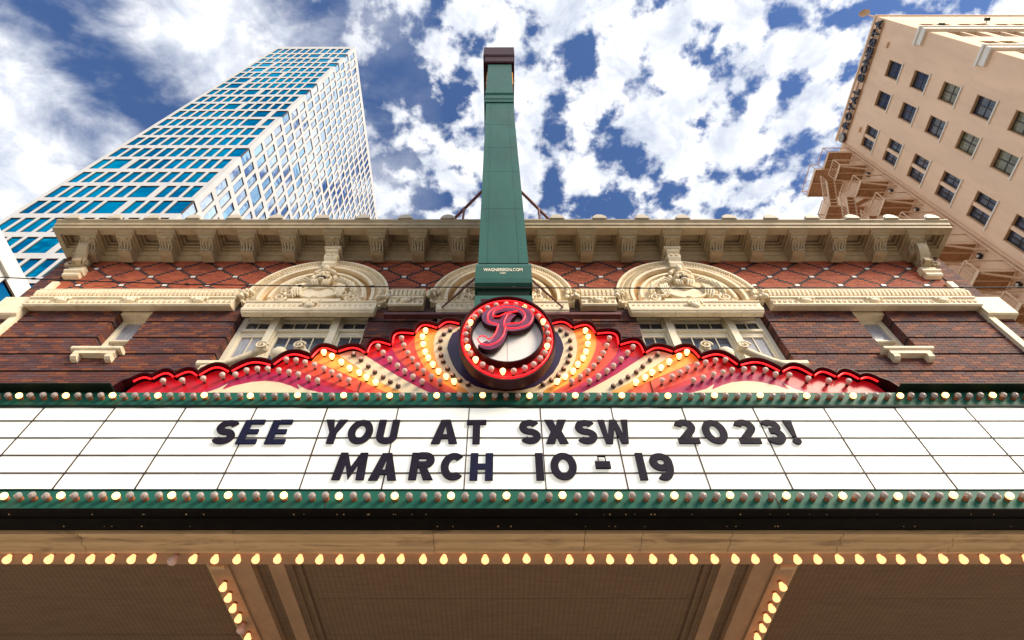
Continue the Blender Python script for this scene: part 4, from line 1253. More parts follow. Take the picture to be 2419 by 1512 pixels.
bd = MB()
outline = []
for i in range(12): outline += lobe(i)[:-1]
outline.append(V[12])
for sgn in (1, -1):
    mx = (lambda p: p) if sgn == 1 else (lambda p: (2 * XM - p[0], p[1]))
    ol = [mx(p) for p in outline]
    # backing board and rim
    bpoly = [mx((-3.5, ZBASE))] + ol + [(XM, 6.80), (XM, ZBASE)]
    b = MB(); b.prism_y(bpoly, YS + 0.012, YS + 0.10); b.build('sign_board', MAROON, sunb)
    b = MB()
    rimp = [mx((-3.56, ZBASE + 0.02)), mx((-3.50, 5.80))] + ol
    pr = [Vector((p[0], 0, p[1])) for p in rimp]
    vs = []
    for k, p in enumerate(rimp):
        a = rimp[max(0, k - 1)]; c = rimp[min(len(rimp) - 1, k + 1)]
        d = Vector((c[0] - a[0], c[1] - a[1])).normalized(); nn = Vector((-d.y, d.x)) * sgn
        o0 = (p[0] + nn.x * 0.016, p[1] + nn.y * 0.016); o1 = (p[0] + nn.x * 0.026, p[1] + nn.y * 0.026)
        vs += [(o0[0], YS - 0.085, o0[1]), (o1[0], YS - 0.085, o1[1]), (o1[0], YS + 0.10, o1[1]), (o0[0], YS + 0.10, o0[1])]
    fs = []
    for k in range(len(rimp) - 1):
        for e in range(4): fs.append((4 * k + e, 4 * k + 4 + e, 4 * k + 4 + (e + 1) % 4, 4 * k + (e + 1) % 4))
    fs.append((0, 1, 2, 3)); b.add(vs, fs)
    b.build('scalloped_rim', MAROON, sunb)
    # red neon along the scallops
    npts = [mx((-3.46, 5.80))] + ol
    b = MB()
    for i in range(12):
        lp = [mx(p) for p in lobe(i, 12)]
        cxm = mx(((V[i][0] + V[i + 1][0]) / 2, (V[i][1] + V[i + 1][1]) / 2 - 0.05))
        b.tube([(p[0] + (cxm[0] - p[0]) * 0.10, YS - 0.05, p[1] + (cxm[1] - p[1]) * 0.10) for p in lp], 0.0095, 6)
    b.build('neon_tube', NEON, sunb)
    # coloured feathers
    for i in range(5, 12):
        lay = YS + 0.010 - 0.0012 * (i - 5)
        poly = [mx(p) for p in BND[i][::-1]] + [mx(p) for p in lobe(i)[1:]] + [mx(p) for p in BND[i + 1][1:]]
        if i == 11: poly += [(XM, ZBASE)]
        b = MB(); b.prism_y(poly, lay - 0.008, YS + 0.012); b.build('feather', FEA[i], sunb)
        if i in (5, 8, 9):     # neon glow on the red feathers, painted as a red tip piece
            lb = lobe(i)
            tip = [mx(p) for p in lb]
            mid = mx(((V[i][0] * 0.45 + V[i + 1][0] * 0.55), (V[i][1] + V[i + 1][1]) / 2 - 0.075))
            b = MB(); b.prism_y(tip + [((tip[-1][0] + mid[0]) / 2, (tip[-1][1] + mid[1]) / 2 - 0.035), mid, ((tip[0][0] + mid[0]) / 2, (tip[0][1] + mid[1]) / 2 - 0.02)], lay - 0.0095, lay - 0.004); b.build('neon_glow_tip', REDF, sunb)
    poly = [mx(p) for p in [(XM, 6.80), (-0.30, 6.79)] + BND[12][1:]]
    b = MB(); b.prism_y(poly, YS - 0.012, YS + 0.012); b.build('dark_centre_field', PURPLE, sunb)
    # outer red wing with a magenta lower wave and the cream arch
    lo = []
    for i in range(0, 5): lo += lobe(i)[:-1]
    poly = [mx((-3.5, ZBASE)), mx((-3.46, 5.80))] + [mx(p) for p in lo] + [mx(p) for p in BND[5]]
    b = MB(); b.prism_y(poly, YS + 0.003, YS + 0.012); b.build('outer_wing', CRIMSON, sunb)
    wave = [(-2.72, 5.80), (-2.60, 5.90), (-2.45, 5.99), (-2.28, 6.035), (-2.14, 6.02), (-1.99, 5.985), (-1.86, 5.93), (-1.70, 5.86), (-1.56, 5.80), (-1.18, ZBASE), (-2.9, ZBASE)]
    b = MB(); b.prism_y([mx(p) for p in wave], YS + 0.0015, YS + 0.009); b.build('magenta_wave', MAGENTA, sunb)
    cr = [(-2.85, ZBASE), (-2.73, 5.74), (-2.64, 5.80), (-2.575, 5.875), (-2.60, 5.79), (-2.585, 5.785), (-2.51, 5.835), (-2.36, 5.89), (-2.24, 5.905), (-2.10, 5.885), (-1.99, 5.84), (-1.90, 5.79), (-1.885, 5.79), (-1.925, 5.86), (-1.83, 5.79), (-1.70, 5.745), (-1.45, ZBASE)]
    b = MB(); b.prism_y([mx(p) for p in cr], YS - 0.0005, YS + 0.007); b.build('cream_arch', CREAMF, sunb)
    for (kind, sc, pts) in BULBS:
        for p in pts:
            q = mx(p)
            me = {0: BM_CUP, 1: BM_SON, 2: BM_SOFF}[kind]
            put('bulb', me, sunb, loc=(q[0], YS - 0.003 if kind else YS - 0.008, q[1] - 0.02), rot=(R(rng.uniform(-5, 5)), 0, R(rng.uniform(-5, 5))))
b = MB()
for x in (XM, -1.33, 1.39): b.box(x - 0.002, x + 0.002, YS - 0.0135, YS, ZBASE, 5.745 if x == XM else 5.9)
b.build('panel_seams', SEAM, sunb, kind='stuff')

# ------------------------------------------------------------------ oval medallion
med = thing('medallion_sign', (0.04, 3.5, 6.25), 'oval red-rimmed medallion with a neon script letter P in front of the sunburst', 'sign')
MC = (0.045, 6.25)
b = MB(); b.ring(MC[0], MC[1], 0.452, 0.668, 0.466, 0.684, 3.385, 3.49, n=72); b.build('outer_rim', MAROON, med)
b = MB(); b.disc(MC[0], MC[1], 0.452, 0.668, 3.44, 3.455, 72); b.build('red_annulus', REDF, med)
b = MB(); b.disc(MC[0], MC[1], 0.36, 0.50, 3.491, 3.67, 48); b.build('mounting_drum', MAROON, med)
b = MB(); b.ring(MC[0], MC[1], 0.338, 0.448, 0.350, 0.462, 3.362, 3.44, n=72); b.build('inner_rim', MAROON, med)
for sx in (-1, 1):
    pts = [(MC[0] + 0.337 * math.cos(R(90 + sx * a)), MC[1] + 0.447 * math.sin(R(90 + sx * a))) for a in range(0, 181, 5)]
    pts = [(p[0] if abs(p[0] - MC[0]) > 0.002 else MC[0] - 0.002 * sx, p[1]) for p in pts]
    b = MB(); b.prism_y(pts, 3.432, 3.4395); b.build('white_plate', PLATE, med)
b = MB(); b.tube([(MC[0] + 0.432 * math.cos(R(a)), 3.405, MC[1] + 0.622 * math.sin(R(a))) for a in range(0, 360, 5)], 0.0085, 6, closed=True); b.build('neon_ring', NEON, med)
nb = 29
arcl = []
# equal spacing along the oval
P_ = [(0.394 * math.cos(R(a)), 0.545 * math.sin(R(a))) for a in range(0, 361)]
cum = [0]
for i in range(360): cum.append(cum[-1] + math.dist(P_[i], P_[i + 1]))
for k in range(nb):
    t = cum[-1] * ((k + 0.35) / nb)
    i = max(j for j in range(361) if cum[j] <= t)
    q = P_[min(i, 360)]
    on = k in (2, 5, 12, 16, 18, 21) or k == 27
    put('bulb', BM_SON if on else BM_SOFF, med, loc=(MC[0] + q[0], 3.439, MC[1] + q[1] - 0.012), rot=(R(rng.uniform(-5, 5)), 0, R(rng.uniform(-5, 5))))


def smooth(pts, n=8, closed=False):
    out = []; k = len(pts)
    rng_ = range(k if closed else k - 1)
    for i in rng_:
        p0 = pts[(i - 1) % k] if (i or closed) else pts[0]; p1 = pts[i]; p2 = pts[(i + 1) % k]; p3 = pts[(i + 2) % k] if (i + 2 < k or closed) else pts[-1]
        for j in range(n):
            t = j / n
            out.append(tuple(0.5 * (2 * p1[d] + (p2[d] - p0[d]) * t + (2 * p0[d] - 5 * p1[d] + 4 * p2[d] - p3[d]) * t * t + (3 * p1[d] - p0[d] - 3 * p2[d] + p3[d]) * t ** 3) for d in range(2)))
    if not closed: out.append(tuple(pts[-1]))
    return out


PD = 0.055
def strip(pts, t, y0, y1):
    A, B = ribbon(pts, t); n = len(A); b = MB(); vs = []
    for a, c in zip(A, B): vs += [(a.x, y0, a.y), (c.x, y0, c.y), (c.x, y1, c.y), (a.x, y1, a.y)]
    fs = []
    mis = []
    b.add(vs, [(4 * i, 4 * i + 4, 4 * i + 5, 4 * i + 1) for i in range(n - 1)], 0)
    b.add(vs, [(4 * i + e, 4 * i + 4 + e, 4 * i + 4 + (e + 1) % 4, 4 * i + (e + 1) % 4) for i in range(n - 1) for e in (1, 2, 3)] + [(0, 1, 2, 3), (4 * n - 4, 4 * n - 1, 4 * n - 2, 4 * n - 3)], 1)
    return b
# the swash P: bowl, stem and curled foot
bowl = smooth([(-0.035, 6.44), (-0.115, 6.47), (-0.135, 6.57), (-0.06, 6.66), (0.07, 6.69), (0.20, 6.65), (0.245, 6.53), (0.20, 6.41), (0.10, 6.365), (0.035, 6.38)])
stem = smooth([(0.09, 6.60), (0.035, 6.50), (0.005, 6.35), (-0.02, 6.22), (-0.07, 6.11), (-0.13, 6.085), (-0.175, 6.13)])
PSC = lambda L: [(0.045 + (x - 0.045) * 1.06, 6.25 + (z - 6.25) * 1.05 - 0.065) for x, z in L]
bowl, stem = PSC(bowl), PSC(stem)
b = strip(bowl, 0.115, 3.348, 3.405); b.build('script_letter', [LETP, MAROON], med)
b = strip(stem, 0.105, 3.3465, 3.405); b.build('script_letter', [LETP, MAROON], med)
b = MB()
for (x, z) in ((-0.08, 6.46), (0.18, 6.40), (-0.10, 6.05), (0.0, 6.24)): b.tube([(x, 3.40, z), (x, 3.435, z)], 0.012, 6)
b.build('letter_standoffs', BLACKM, med)
n1 = smooth([(-0.045, 6.385), (-0.125, 6.44), (-0.125, 6.58), (-0.02, 6.70), (0.11, 6.735), (0.24, 6.67), (0.285, 6.53), (0.24, 6.385), (0.12, 6.325), (0.03, 6.345), (0.02, 6.44), (0.06, 6.56), (0.14, 6.615)])
n2 = smooth([(0.14, 6.60), (0.04, 6.575), (-0.03, 6.52), (-0.085, 6.53), (-0.065, 6.62), (0.05, 6.68), (0.17, 6.64), (0.215, 6.53), (0.17, 6.42), (0.07, 6.40), (0.035, 6.39)])
n3 = smooth([(-0.035, 6.385), (-0.055, 6.27), (-0.085, 6.19), (-0.12, 6.16), (-0.155, 6.20), (-0.195, 6.20), (-0.215, 6.15), (-0.18, 6.09), (-0.11, 6.075), (-0.04, 6.12), (0.01, 6.22), (0.03, 6.345)])
for nn in map(PSC, (n1, n2, n3)):
    b = MB(); b.tube([(p[0], 3.325, p[1]) for p in nn], 0.0062, 6); b.build('neon_script', NEON, med)

# ------------------------------------------------------------------ blade sign
blade = thing('blade_sign', (0, 3.9, 7.5), 'tall green vertical blade sign seen edge on with a dark cap at its top', 'sign')
YBL = 3.9
def tbox(b, zl, rows, y0, y1):
    """vertical box with changing left/right edges: rows of (z, xl, xr, dy)"""
    vs = []
    for (z, xl, xr, dy) in rows: vs += [(xl, y0 + dy, z), (xr, y0 + dy, z), (xr, y1, z), (xl, y1, z)]
    n = len(rows); fs = [(0, 3, 2, 1), (4 * n - 4, 4 * n - 3, 4 * n - 2, 4 * n - 1)]
    for i in range(n - 1):
        for e in range(4): fs.append((4 * i + e, 4 * i + (e + 1) % 4, 4 * i + 4 + (e + 1) % 4, 4 * i + 4 + e))
    b.add(vs, fs)
segz = [8.56, 10.3, 11.9, 13.2, 14.7, 16.45]
def edge(z):
    t = (z - 8.5) / 8.0
    return -0.322 - 0.075 * t, 0.348 - 0.092 * t
for i in range(len(segz) - 1):
    b = MB(); z0, z1 = segz[i] + 0.004, segz[i + 1] - 0.004
    (a0, b0), (a1, b1) = edge(z0), edge(z1)
    tbox(b, 0, [(z0, a0, b0, 0), (z1, a1, b1, 0)], YBL, 6.2); b.build('blade_panel', BLADEG, blade)
b = MB(); (a0, b0), (a1, b1) = edge(8.56), edge(16.45)
tbox(b, 0, [(8.5, a0 + 0.01, b0 - 0.01, 0), (16.45, a1 + 0.01, b1 - 0.01, 0)], YBL + 0.012, 6.19); b.build('blade_core', MAROON, blade)
b = MB()
for i in range(56):
    z = 8.7 + i * 0.138; e0, e1 = edge(z)
    for x in (e0 + 0.085, e1 - 0.085): b.ell((x, YBL - 0.001, z), 0.006, 0.004, 0.006, 5, 3)
b.build('edge_rivets', BLADEG, blade, kind='stuff')
b = MB()
for k in range(2):
    x0_, x1_ = edge(8.6)
for sx in (0, 1):
    vs = []
    for z in (8.57, 16.4):
        e = edge(z)[sx]; e += 0.125 if sx == 0 else -0.125
        vs += [(e - 0.004, YBL - 0.004, z), (e + 0.004, YBL - 0.004, z), (e + 0.004, YBL + 0.01, z), (e - 0.004, YBL + 0.01, z)]
    b.add(vs, [(0, 1, 5, 4), (1, 2, 6, 5), (3, 0, 4, 7)])
b.build('fold_line', BLADEG, blade)
# rounded base block with the maker's lettering
b = MB()
prof = [(6.2, 7.93), (YBL - 0.02, 7.93), (YBL - 0.06, 7.96), (YBL - 0.075, 8.05), (YBL - 0.075, 8.36), (YBL - 0.05, 8.45), (YBL, 8.50), (6.2, 8.50)]
b.prism_x(prof, -0.345, 0.372); b.build('base_block', BLADEG, blade)
b = MB(); b.box(-0.312, 0.335, YBL + 0.02, 6.2, 7.70, 7.93); b.build('base_neck', DKGREEN, blade)
b = MB(); b.prism_x([(6.2, 7.40), (YBL - 0.06, 7.40), (YBL - 0.06, 7.66), (YBL - 0.03, 7.70), (6.2, 7.70)], -0.33, 0.358); b.build('base_foot', BLADEG, blade)
b = MB(); b.box(-0.25, 0.28, 3.72, 6.2, 5.8, 7.40); b.build('support_post', MAROON, blade)
tmm = text_mesh('WAGNERSIGN.COM', 0.075, 0.50, 0.004, 0.012, 'maker_lettering', WHITEP); put('maker_lettering', tmm, blade, loc=(-0.245, YBL - 0.079, 8.215))
tmm = text_mesh('USA', 0.04, 0.075, 0.004, 0.008, 'maker_lettering', WHITEP); put('maker_lettering', tmm, blade, loc=(-0.03, YBL - 0.079, 8.15))
# collar, upper block, cap
b = MB()
b.prism_x([(6.2, 16.45), (YBL - 0.03, 16.45), (YBL - 0.03, 16.62), (YBL - 0.06, 16.68), (YBL - 0.06, 16.85), (YBL, 16.90), (YBL, 17.2), (YBL - 0.04, 17.25), (YBL - 0.04, 17.5), (YBL, 17.6), (6.2, 17.6)], -0.432, 0.272); b.build('blade_collar', BLADEG, blade)
b = MB(); b.box(-0.43, 0.27, YBL + 0.03, 6.2, 17.6, 20.9); b.build('blade_head', BLADEG, blade)
b = MB(); b.box(-0.475, -0.43, YBL + 0.25, 6.1, 19.4, 20.9); b.build('side_fin', GOLD, blade)
b = MB(); b.box(0.27, 0.31, YBL + 0.25, 6.1, 19.4, 20.9); b.build('side_fin', GOLD, blade)
b = MB(); b.prism_x([(6.3, 20.9), (YBL - 0.02, 20.9), (YBL - 0.05, 20.95), (YBL - 0.05, 21.55), (YBL, 21.6), (6.3, 21.6)], -0.545, 0.36)
b.prism_x([(6.3, 21.6), (YBL - 0.05, 21.6), (YBL - 0.10, 21.7), (YBL - 0.10, 22.85), (6.3, 22.85)], -0.60, 0.375)
b.build('blade_cap', MAROON, blade)
# guy struts over the roof and the tie rods at the foot
for s_ in (-1, 1):
    b = MB(); o_ = -0.03
    b.tube([(o_ + s_ * 0.40, 6.45, 17.5), (o_ + s_ * 1.75, 7.3, 16.1)], 0.045, 6); b.build('roof_strut', STEEL, blade)
    b = MB(); b.tube([(o_ + s_ * 1.02, 6.82, 16.83), (o_ + s_ * 1.04, 6.95, 15.1)], 0.032, 6); b.build('roof_strut', STEEL, blade)
    b = MB(); b.tube([(s_ * 0.33, 4.6, 9.5), (s_ * 1.32, 7.12, 12.33)], 0.022, 6); b.build('tie_rod', STEEL, blade)
b = MB(); b.box(-2.50, 2.50, 7.04, 7.16, 11.98, 12.055); b.box(-2.50, 2.50, 7.09, 7.11, 12.055, 12.10); b.box(-0.3, 0.3, 6.2, 7.04, 11.99, 12.05); b.build('support_beam', STEEL, blade)
b = MB(); b.box(-0.25, 0.25, 6.2, 7.3, 8.6, 14.0); b.build('wall_mount', STEEL, blade)

# ------------------------------------------------------------------ overhead cable
b = MB()
pts = [(-40, 3.0, 12.5), (-12, 3.0, 7.6), (-4.95, 3.0, 6.672), (-4.29, 3.0, 6.615), (-3.01, 3.0, 6.536), (-1.78, 3.0, 6.505), (-0.27, 3.0, 6.481), (0.22, 3.0, 6.474), (1.67, 3.0, 6.466), (3.3, 3.0, 6.474), (5.0, 3.0, 6.481), (12, 3.0, 6.9), (40, 3.0, 10)]
b.tube(pts, 0.0065, 6)
o = b.build('overhead_cable', CABLE); o['label'] = 'thin black cable strung across the street in front of the facade'; o['category'] = 'cable'
for x in (-4.6, -3.05, -1.95, -1.25, 0.1, 1.3, 2.75, 4.4):
    zz = [pts[i][2] + (pts[i + 1][2] - pts[i][2]) * (x - pts[i][0]) / (pts[i + 1][0] - pts[i][0]) for i in range(len(pts) - 1) if pts[i][0] <= x <= pts[i + 1][0]][0]
    c = MB(); c.tube([(x - 0.022, 3.0, zz), (x - 0.006, 3.0, zz + 0.004), (x + 0.006, 3.0, zz + 0.004), (x + 0.022, 3.0, zz)], [0.009, 0.013, 0.013, 0.009], 6)
    WL[o.name] = Vector((0, 0, 0)); c.build('cable_clip', CABLE, o)

# ------------------------------------------------------------------ office tower
TX, TY, TZ = -28.95, 22.7, 129.0
TXL, TYF = -44.2, 62.0
tower = thing('office_tower', (TX, TY, 0), 'very tall white office tower with a staggered grid of teal windows', 'tower')
rows = [54.10 - 3.74 * k for k in range(6, 0, -1)] + [54.10, 57.72, 61.47, 65.28, 68.94, 72.80, 76.50, 80.30, 84.10, 87.70, 91.50, 95.45, 99.30, 102.9, 106.6, 110.3, 114.2, 117.9, 121.8, 126.9]
b = MB(); b.box(TXL, TX - 0.45, TY + 0.45, TYF - 0.45, 0, TZ - 0.3); b.build('tower_core', TFRAME, tower)
wl = MB()
WH = 2.86
trng = random.Random(11)
wins = []      # (face, a0, a1, z0, z1)
rr = [0.0] + rows
zprev = 0.0
for ri, zt in enumerate(rows):
    z0 = zt - (WH if ri < len(rows) - 1 else 4.0)
    # spandrel below this row
    wl.box(TXL, TX, TY, TY + 0.4, zprev, z0)
    wl.box(TX - 0.4, TX, TY + 0.4, TYF, zprev, z0)
    zprev = zt
    # front windows
    corner = ri % 4 == 2 or ri % 7 == 3
    x = TXL + 0.55
    xe = TX - (0.0 if corner else 0.42)
    n = 11
    pitch = (TX - 0.25 - x) / n
    dbl = trng.choice([1, 2, 4, 5, 6, 8, 10]) if trng.random() < 0.72 else 99
    k = 0; prev = TXL
    while k < n:
        a = x + k * pitch
        wd = 0.98
        if k == dbl and k < n - 1: wd = 0.98 + pitch * 0.72; k += 1
        if k == n - 1 and corner: c_ = TX
        else: c_ = min(a + wd, TX - 0.38)
        wl.box(prev, a, TY, TY + 0.4, z0, zt)
        wins.append(('f', a, c_, z0, zt)); prev = c_
        k += 1
    if prev < TX: wl.box(prev, TX, TY, TY + 0.4, z0, zt)
    # side windows
    prev = TY + 0.4; y = TY + 0.62
    if corner: wins.append(('s', TY + 0.03, TY + 1.15, z0, zt)); prev = TY + 1.15; y = TY + 1.55
    dbl = trng.randrange(2, 20)
    k = 0
    while y < TYF - 1.3:
        wd = 0.93
        if k == dbl: wd = 1.75
        y1 = y + wd
        wl.box(TX - 0.4, TX, prev, y, z0, zt)
        wins.append(('s', y, y1, z0, zt)); prev = y1
        y = y1 + 0.43; k += 1
    wl.box(TX - 0.4, TX, prev, TYF, z0, zt)
wl.box(TXL, TX, TY, TY + 0.4, zprev, TZ); wl.box(TX - 0.4, TX, TY + 0.4, TYF, zprev, TZ)
wl.box(TXL, TX, TYF - 0.4, TYF, 0, TZ); wl.box(TXL, TXL + 0.4, TY + 0.4, TYF - 0.4, 0, TZ)
wl.build('tower_wall', TWHITE, tower)
b = MB(); b.box(TXL + 0.02, TX - 0.02, TY + 0.02, TYF - 0.02, TZ - 0.3, TZ + 0.05); b.build('tower_roof', TWHITE, tower)


def win_mesh(face, w_, h_, glass):
    """frame and pane as two meshes, lower left at the origin"""
    f = MB(); d0, d1, t = 0.015, 0.14, 0.05
    for (a, c, e, g_) in ((0, t, 0, h_), (w_ - t, w_, 0, h_), (t, w_ - t, 0, t), (t, w_ - t, h_ - t * 1.6, h_)): f.box(a, c, d0, d1, e, g_)
    p = MB(); p.box(t, w_ - t, 0.075, 0.09, t, h_ - t * 1.6)
    if face == 's':
        f.v = [(-y, x, z) for x, y, z in f.v]; p.v = [(-y, x, z) for x, y, z in p.v]
    return f, p


cache = {}
def wkey(wn): return (wn[0], round(wn[2] - wn[1], 3), round(wn[4] - wn[3], 3))
def vis_size(wn):
    if wn[4] < 46: return 0
    if wn[0] == 'f': d = math.hypot(wn[1], TY, wn[3]); return (wn[2] - wn[1]) * WH * (TY / d) / d ** 2 * 4
    d = math.hypot(TX, wn[1], wn[3]); return (wn[2] - wn[1]) * WH * (-TX / d) / d ** 2 * 4
wins.sort(key=vis_size, reverse=True)
restf, restp, restq = MB(), MB(), MB()
for i, wn in enumerate(wins):
    k = wkey(wn)
    face = wn[0]
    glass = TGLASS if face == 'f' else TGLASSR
    if i < 290:
        if k not in cache:
            f, p = win_mesh(face, k[1], k[2], glass)
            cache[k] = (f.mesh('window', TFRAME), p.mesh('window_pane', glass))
        mf, mp_ = cache[k]
        loc = (wn[1], TY, wn[3]) if face == 'f' else (TX, wn[1], wn[3])
        o = put('window', mf, tower, loc=loc)
        pn = bpy.data.objects.new('window_pane', mp_); COL.objects.link(pn); pn.parent = o
    else:
        f, p = win_mesh(face, k[1], k[2], glass)
        ox, oy = (wn[1], TY) if face == 'f' else (TX, wn[1])
        restf.add([(x + ox, y + oy, z + wn[3]) for x, y, z in f.v], f.f)
        (restp if face == 'f' else restq).add([(x + ox, y + oy, z + wn[3]) for x, y, z in p.v], p.f)
restf.build('window_frames', TFRAME, tower, kind='stuff')
if restp.v: restp.build('window_panes', TGLASS, tower, kind='stuff')
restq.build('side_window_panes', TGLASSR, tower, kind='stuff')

# ------------------------------------------------------------------ low white building at the left edge
lb = thing('white_building', (-20, 13, 0), 'low white stucco building with sky-blue windows left of the theatre', 'building')
b = MB()
LX = -20.0
wz = [(21.62, 22.32), (19.4, 20.9), (16.6, 18.9)]
b.box(-32, LX - 0.3, -6, 13.9, 0, 23.2)
b.build('building_core', TFRAME, lb)
ww = []
zp = 0
for (z0, z1) in [(5, 7.5), (9, 11.5), (12.8, 15.3), (16.6, 18.9), (20.2, 22.3)]:
    b = MB(); b.box(LX - 0.3, LX, -6, 14.2, zp, z0); b.build('wall_band', LBLDG, lb)
    y = -5.0; prev = -6
    while y < 12.5:
        y1 = min(y + 1.75, 13.2)
        b = MB(); b.box(LX - 0.3, LX, prev, y, z0, z1); b.build('wall_pier', LBLDG, lb)
        f, p = win_mesh('s', y1 - y, z1 - z0, TGLASS)
        o = put('window', f.mesh('window', TFRAME), lb, loc=(LX, y, z0))
        pn = bpy.data.objects.new('window_pane', p.mesh('window_pane', TGLASS)); COL.objects.link(pn); pn.parent = o
        prev = y1; y = y1 + 0.72
    b = MB(); b.box(LX - 0.3, LX, prev, 14.2, z0, z1); b.build('wall_pier', LBLDG, lb)
    zp = z1
b = MB(); b.box(LX - 0.3, LX, -6, 14.2, zp, 23.2); b.box(-32, LX - 0.3, 13.9, 14.2, 0, 23.2); b.build('wall_band', LBLDG, lb)
b = MB(); b.box(LX + 0.002, LX + 0.14, -6, 12.3, 22.36, 22.55); b.build('ledge', LBLDG, lb)

# ------------------------------------------------------------------ hotel
HX, HY0, HY1, HZ = 30.9, 7.45, 17.7, 56.4
hotel = thing('hotel_building', (HX, HY0, 0), 'tall peach stucco hotel with paired dark windows and pale sills', 'building')
tops = [52.60 - 3.57 * k for k in range(13)]
colsy = [(10.0, 11.28, 1), (12.32, 13.60, 1), (15.12, 16.95, 2)]
hw = MB()
T = 0.35
zt_prev = HZ
for zt in tops:
    z0 = zt - 1.95
    hw.box(HX, HX + T, HY0, HY1, zt, zt_prev); zt_prev = z0
    prev = HY0
    for (ya, yb, n) in colsy:
        hw.box(HX, HX + T, prev, ya, z0, zt); prev = yb
    hw.box(HX, HX + T, prev, HY1, z0, zt)
hw.box(HX, HX + T, HY0, HY1, 0, zt_prev)
hw.build('side_wall', HOTEL, hotel)
b = MB(); b.box(HX + T, HX + 30, HY0 + 0.35, 40, 0, HZ - 0.4); b.build('hotel_core', HOTEL, hotel)
b = MB(); b.box(HX - 0.10, HX + 0.3, HY0 - 0.1, HY1 + 0.1, HZ, HZ + 0.18); b.box(HX + 0.3, HX + 30, HY0 - 0.1, HY0 + 0.3, HZ, HZ + 0.18); b.build('roof_coping', HFRONT, hotel)
# rear wall beyond the fire escape
b = MB(); b.box(HX + 0.05, HX + T, HY1 + 0.02, 32, 0, HZ - 1.2); b.build('rear_side_wall', HOTEL, hotel)
# windows of the side wall
hr = random.Random(21)
for ri, zt in enumerate(tops):
    z0 = zt - 1.95
    for (ya, yb, n) in colsy:
        parts = [(ya, yb)] if n == 1 else [(ya, ya + 0.80), (ya + 1.03, yb)]
        if n == 2:
            b = MB(); b.box(HX + 0.05, HX + T, ya + 0.80, ya + 1.03, z0, zt); b.build('window_mullion', HOTEL, hotel)
        for (pa, pb) in parts:
            b = MB(); t = 0.07
            for (a, c, e, f_) in ((pa, pa + t, z0, zt), (pb - t, pb, z0, zt), (pa + t, pb - t, z0, z0 + t), (pa + t, pb - t, zt - t, zt)): b.box(HX + 0.20, HX + 0.30, a, c, e, f_)
            ym = (pa + pb) / 2; zm = (z0 + zt) / 2
            b.box(HX + 0.22, HX + 0.29, ym - 0.028, ym + 0.028, z0 + t, zt - t)
            b.box(HX + 0.23, HX + 0.285, pa + t, ym - 0.028, zm - 0.025, zm + 0.025); b.box(HX + 0.23, HX + 0.285, ym + 0.028, pb - t, zm - 0.025, zm + 0.025)
            o = b.build('window', HDARK, hotel)
            g_ = HGLASS2 if (n == 1 and hr.random() < (0.15 + 0.14 * min(ri, 5))) else HGLASS
            for (qa, qb) in ((pa + t, ym - 0.028), (ym + 0.028, pb - t)):
                p = MB(); p.box(HX + 0.262, HX + 0.272, qa, qb, z0 + t, zt - t); p.build('window_pane', g_, o)
        # reveal lining and sill
        b = MB()
        b.box(HX + 0.012, HX + 0.20, ya, ya + 0.05, z0, zt); b.box(HX + 0.012, HX + 0.20, yb - 0.05, yb, z0, zt); b.box(HX + 0.012, HX + 0.20, ya + 0.05, yb - 0.05, zt - 0.05, zt)
        b.build('window_casing', HFRAME, hotel)
        b = MB(); b.box(HX - 0.09, HX + 0.2, ya - 0.10, yb + 0.10, z0 - 0.10, z0); b.build('window_sill', HSILL, hotel)
# street front with ledges, windows
fz = [(51.0, 52.6), (47.6, 49.0), (44.0, 45.5), (40.5, 41.9), (36.9, 38.3)]
fw = MB(); zp = HZ
xs_ = [(HX + 1.2 + 2.9 * k, HX + 1.2 + 2.9 * k + 1.05) for k in range(9)] + [(HX + 2.45 + 2.9 * k, HX + 2.45 + 2.9 * k + 1.05) for k in range(9)]
xs_.sort()
for zt in tops[:6]:
    z0 = zt - 1.95
    fw.box(HX + T, HX + 30, HY0, HY0 + 0.35, zt, zp); zp = z0
    prev = HX + T
    for (xa, xb) in xs_:
        fw.box(prev, xa, HY0, HY0 + 0.35, z0, zt); prev = xb
        b = MB(); t = 0.06
        for (a, c, e, f_) in ((xa, xa + t, z0, zt), (xb - t, xb, z0, zt), (xa + t, xb - t, z0, z0 + t), (xa + t, xb - t, zt - t, zt)): b.box(a, c, HY0 + 0.18, HY0 + 0.28, e, f_)
        o = b.build('window', HFRAME, hotel)
        p = MB(); p.box(xa + t, xb - t, HY0 + 0.23, HY0 + 0.24, z0 + t, zt - t); p.build('window_pane', HGLASS, o)
    fw.box(prev, HX + 30, HY0, HY0 + 0.35, z0, zt)
fw.box(HX + T, HX + 30, HY0, HY0 + 0.35, 0, zp)
fw.build('front_wall', HFRONT, hotel)
for zl in (49.2, 42.15):
    b = MB()
    b.box(HX - 0.22, HX + 30, HY0 - 0.20, HY0 - 0.002, zl, zl + 0.55); b.box(HX - 0.32, HX + 30, HY0 - 0.28, HY0 - 0.002, zl + 0.552, zl + 0.75)
    b.box(HX - 0.22, HX - 0.002, HY0, HY0 + 0.95, zl, zl + 0.55); b.box(HX - 0.32, HX - 0.002, HY0, HY0 + 1.05, zl + 0.552, zl + 0.75)
    b.build('corner_ledge', HSILL, hotel)
for (y, z) in ((8.9, 53.35), (15.6, 53.2)):
    b = MB(); b.box(HX - 0.14, HX - 0.002, y, y + 0.42, z, z + 0.16); b.build('wall_vent', HFRAME, hotel)
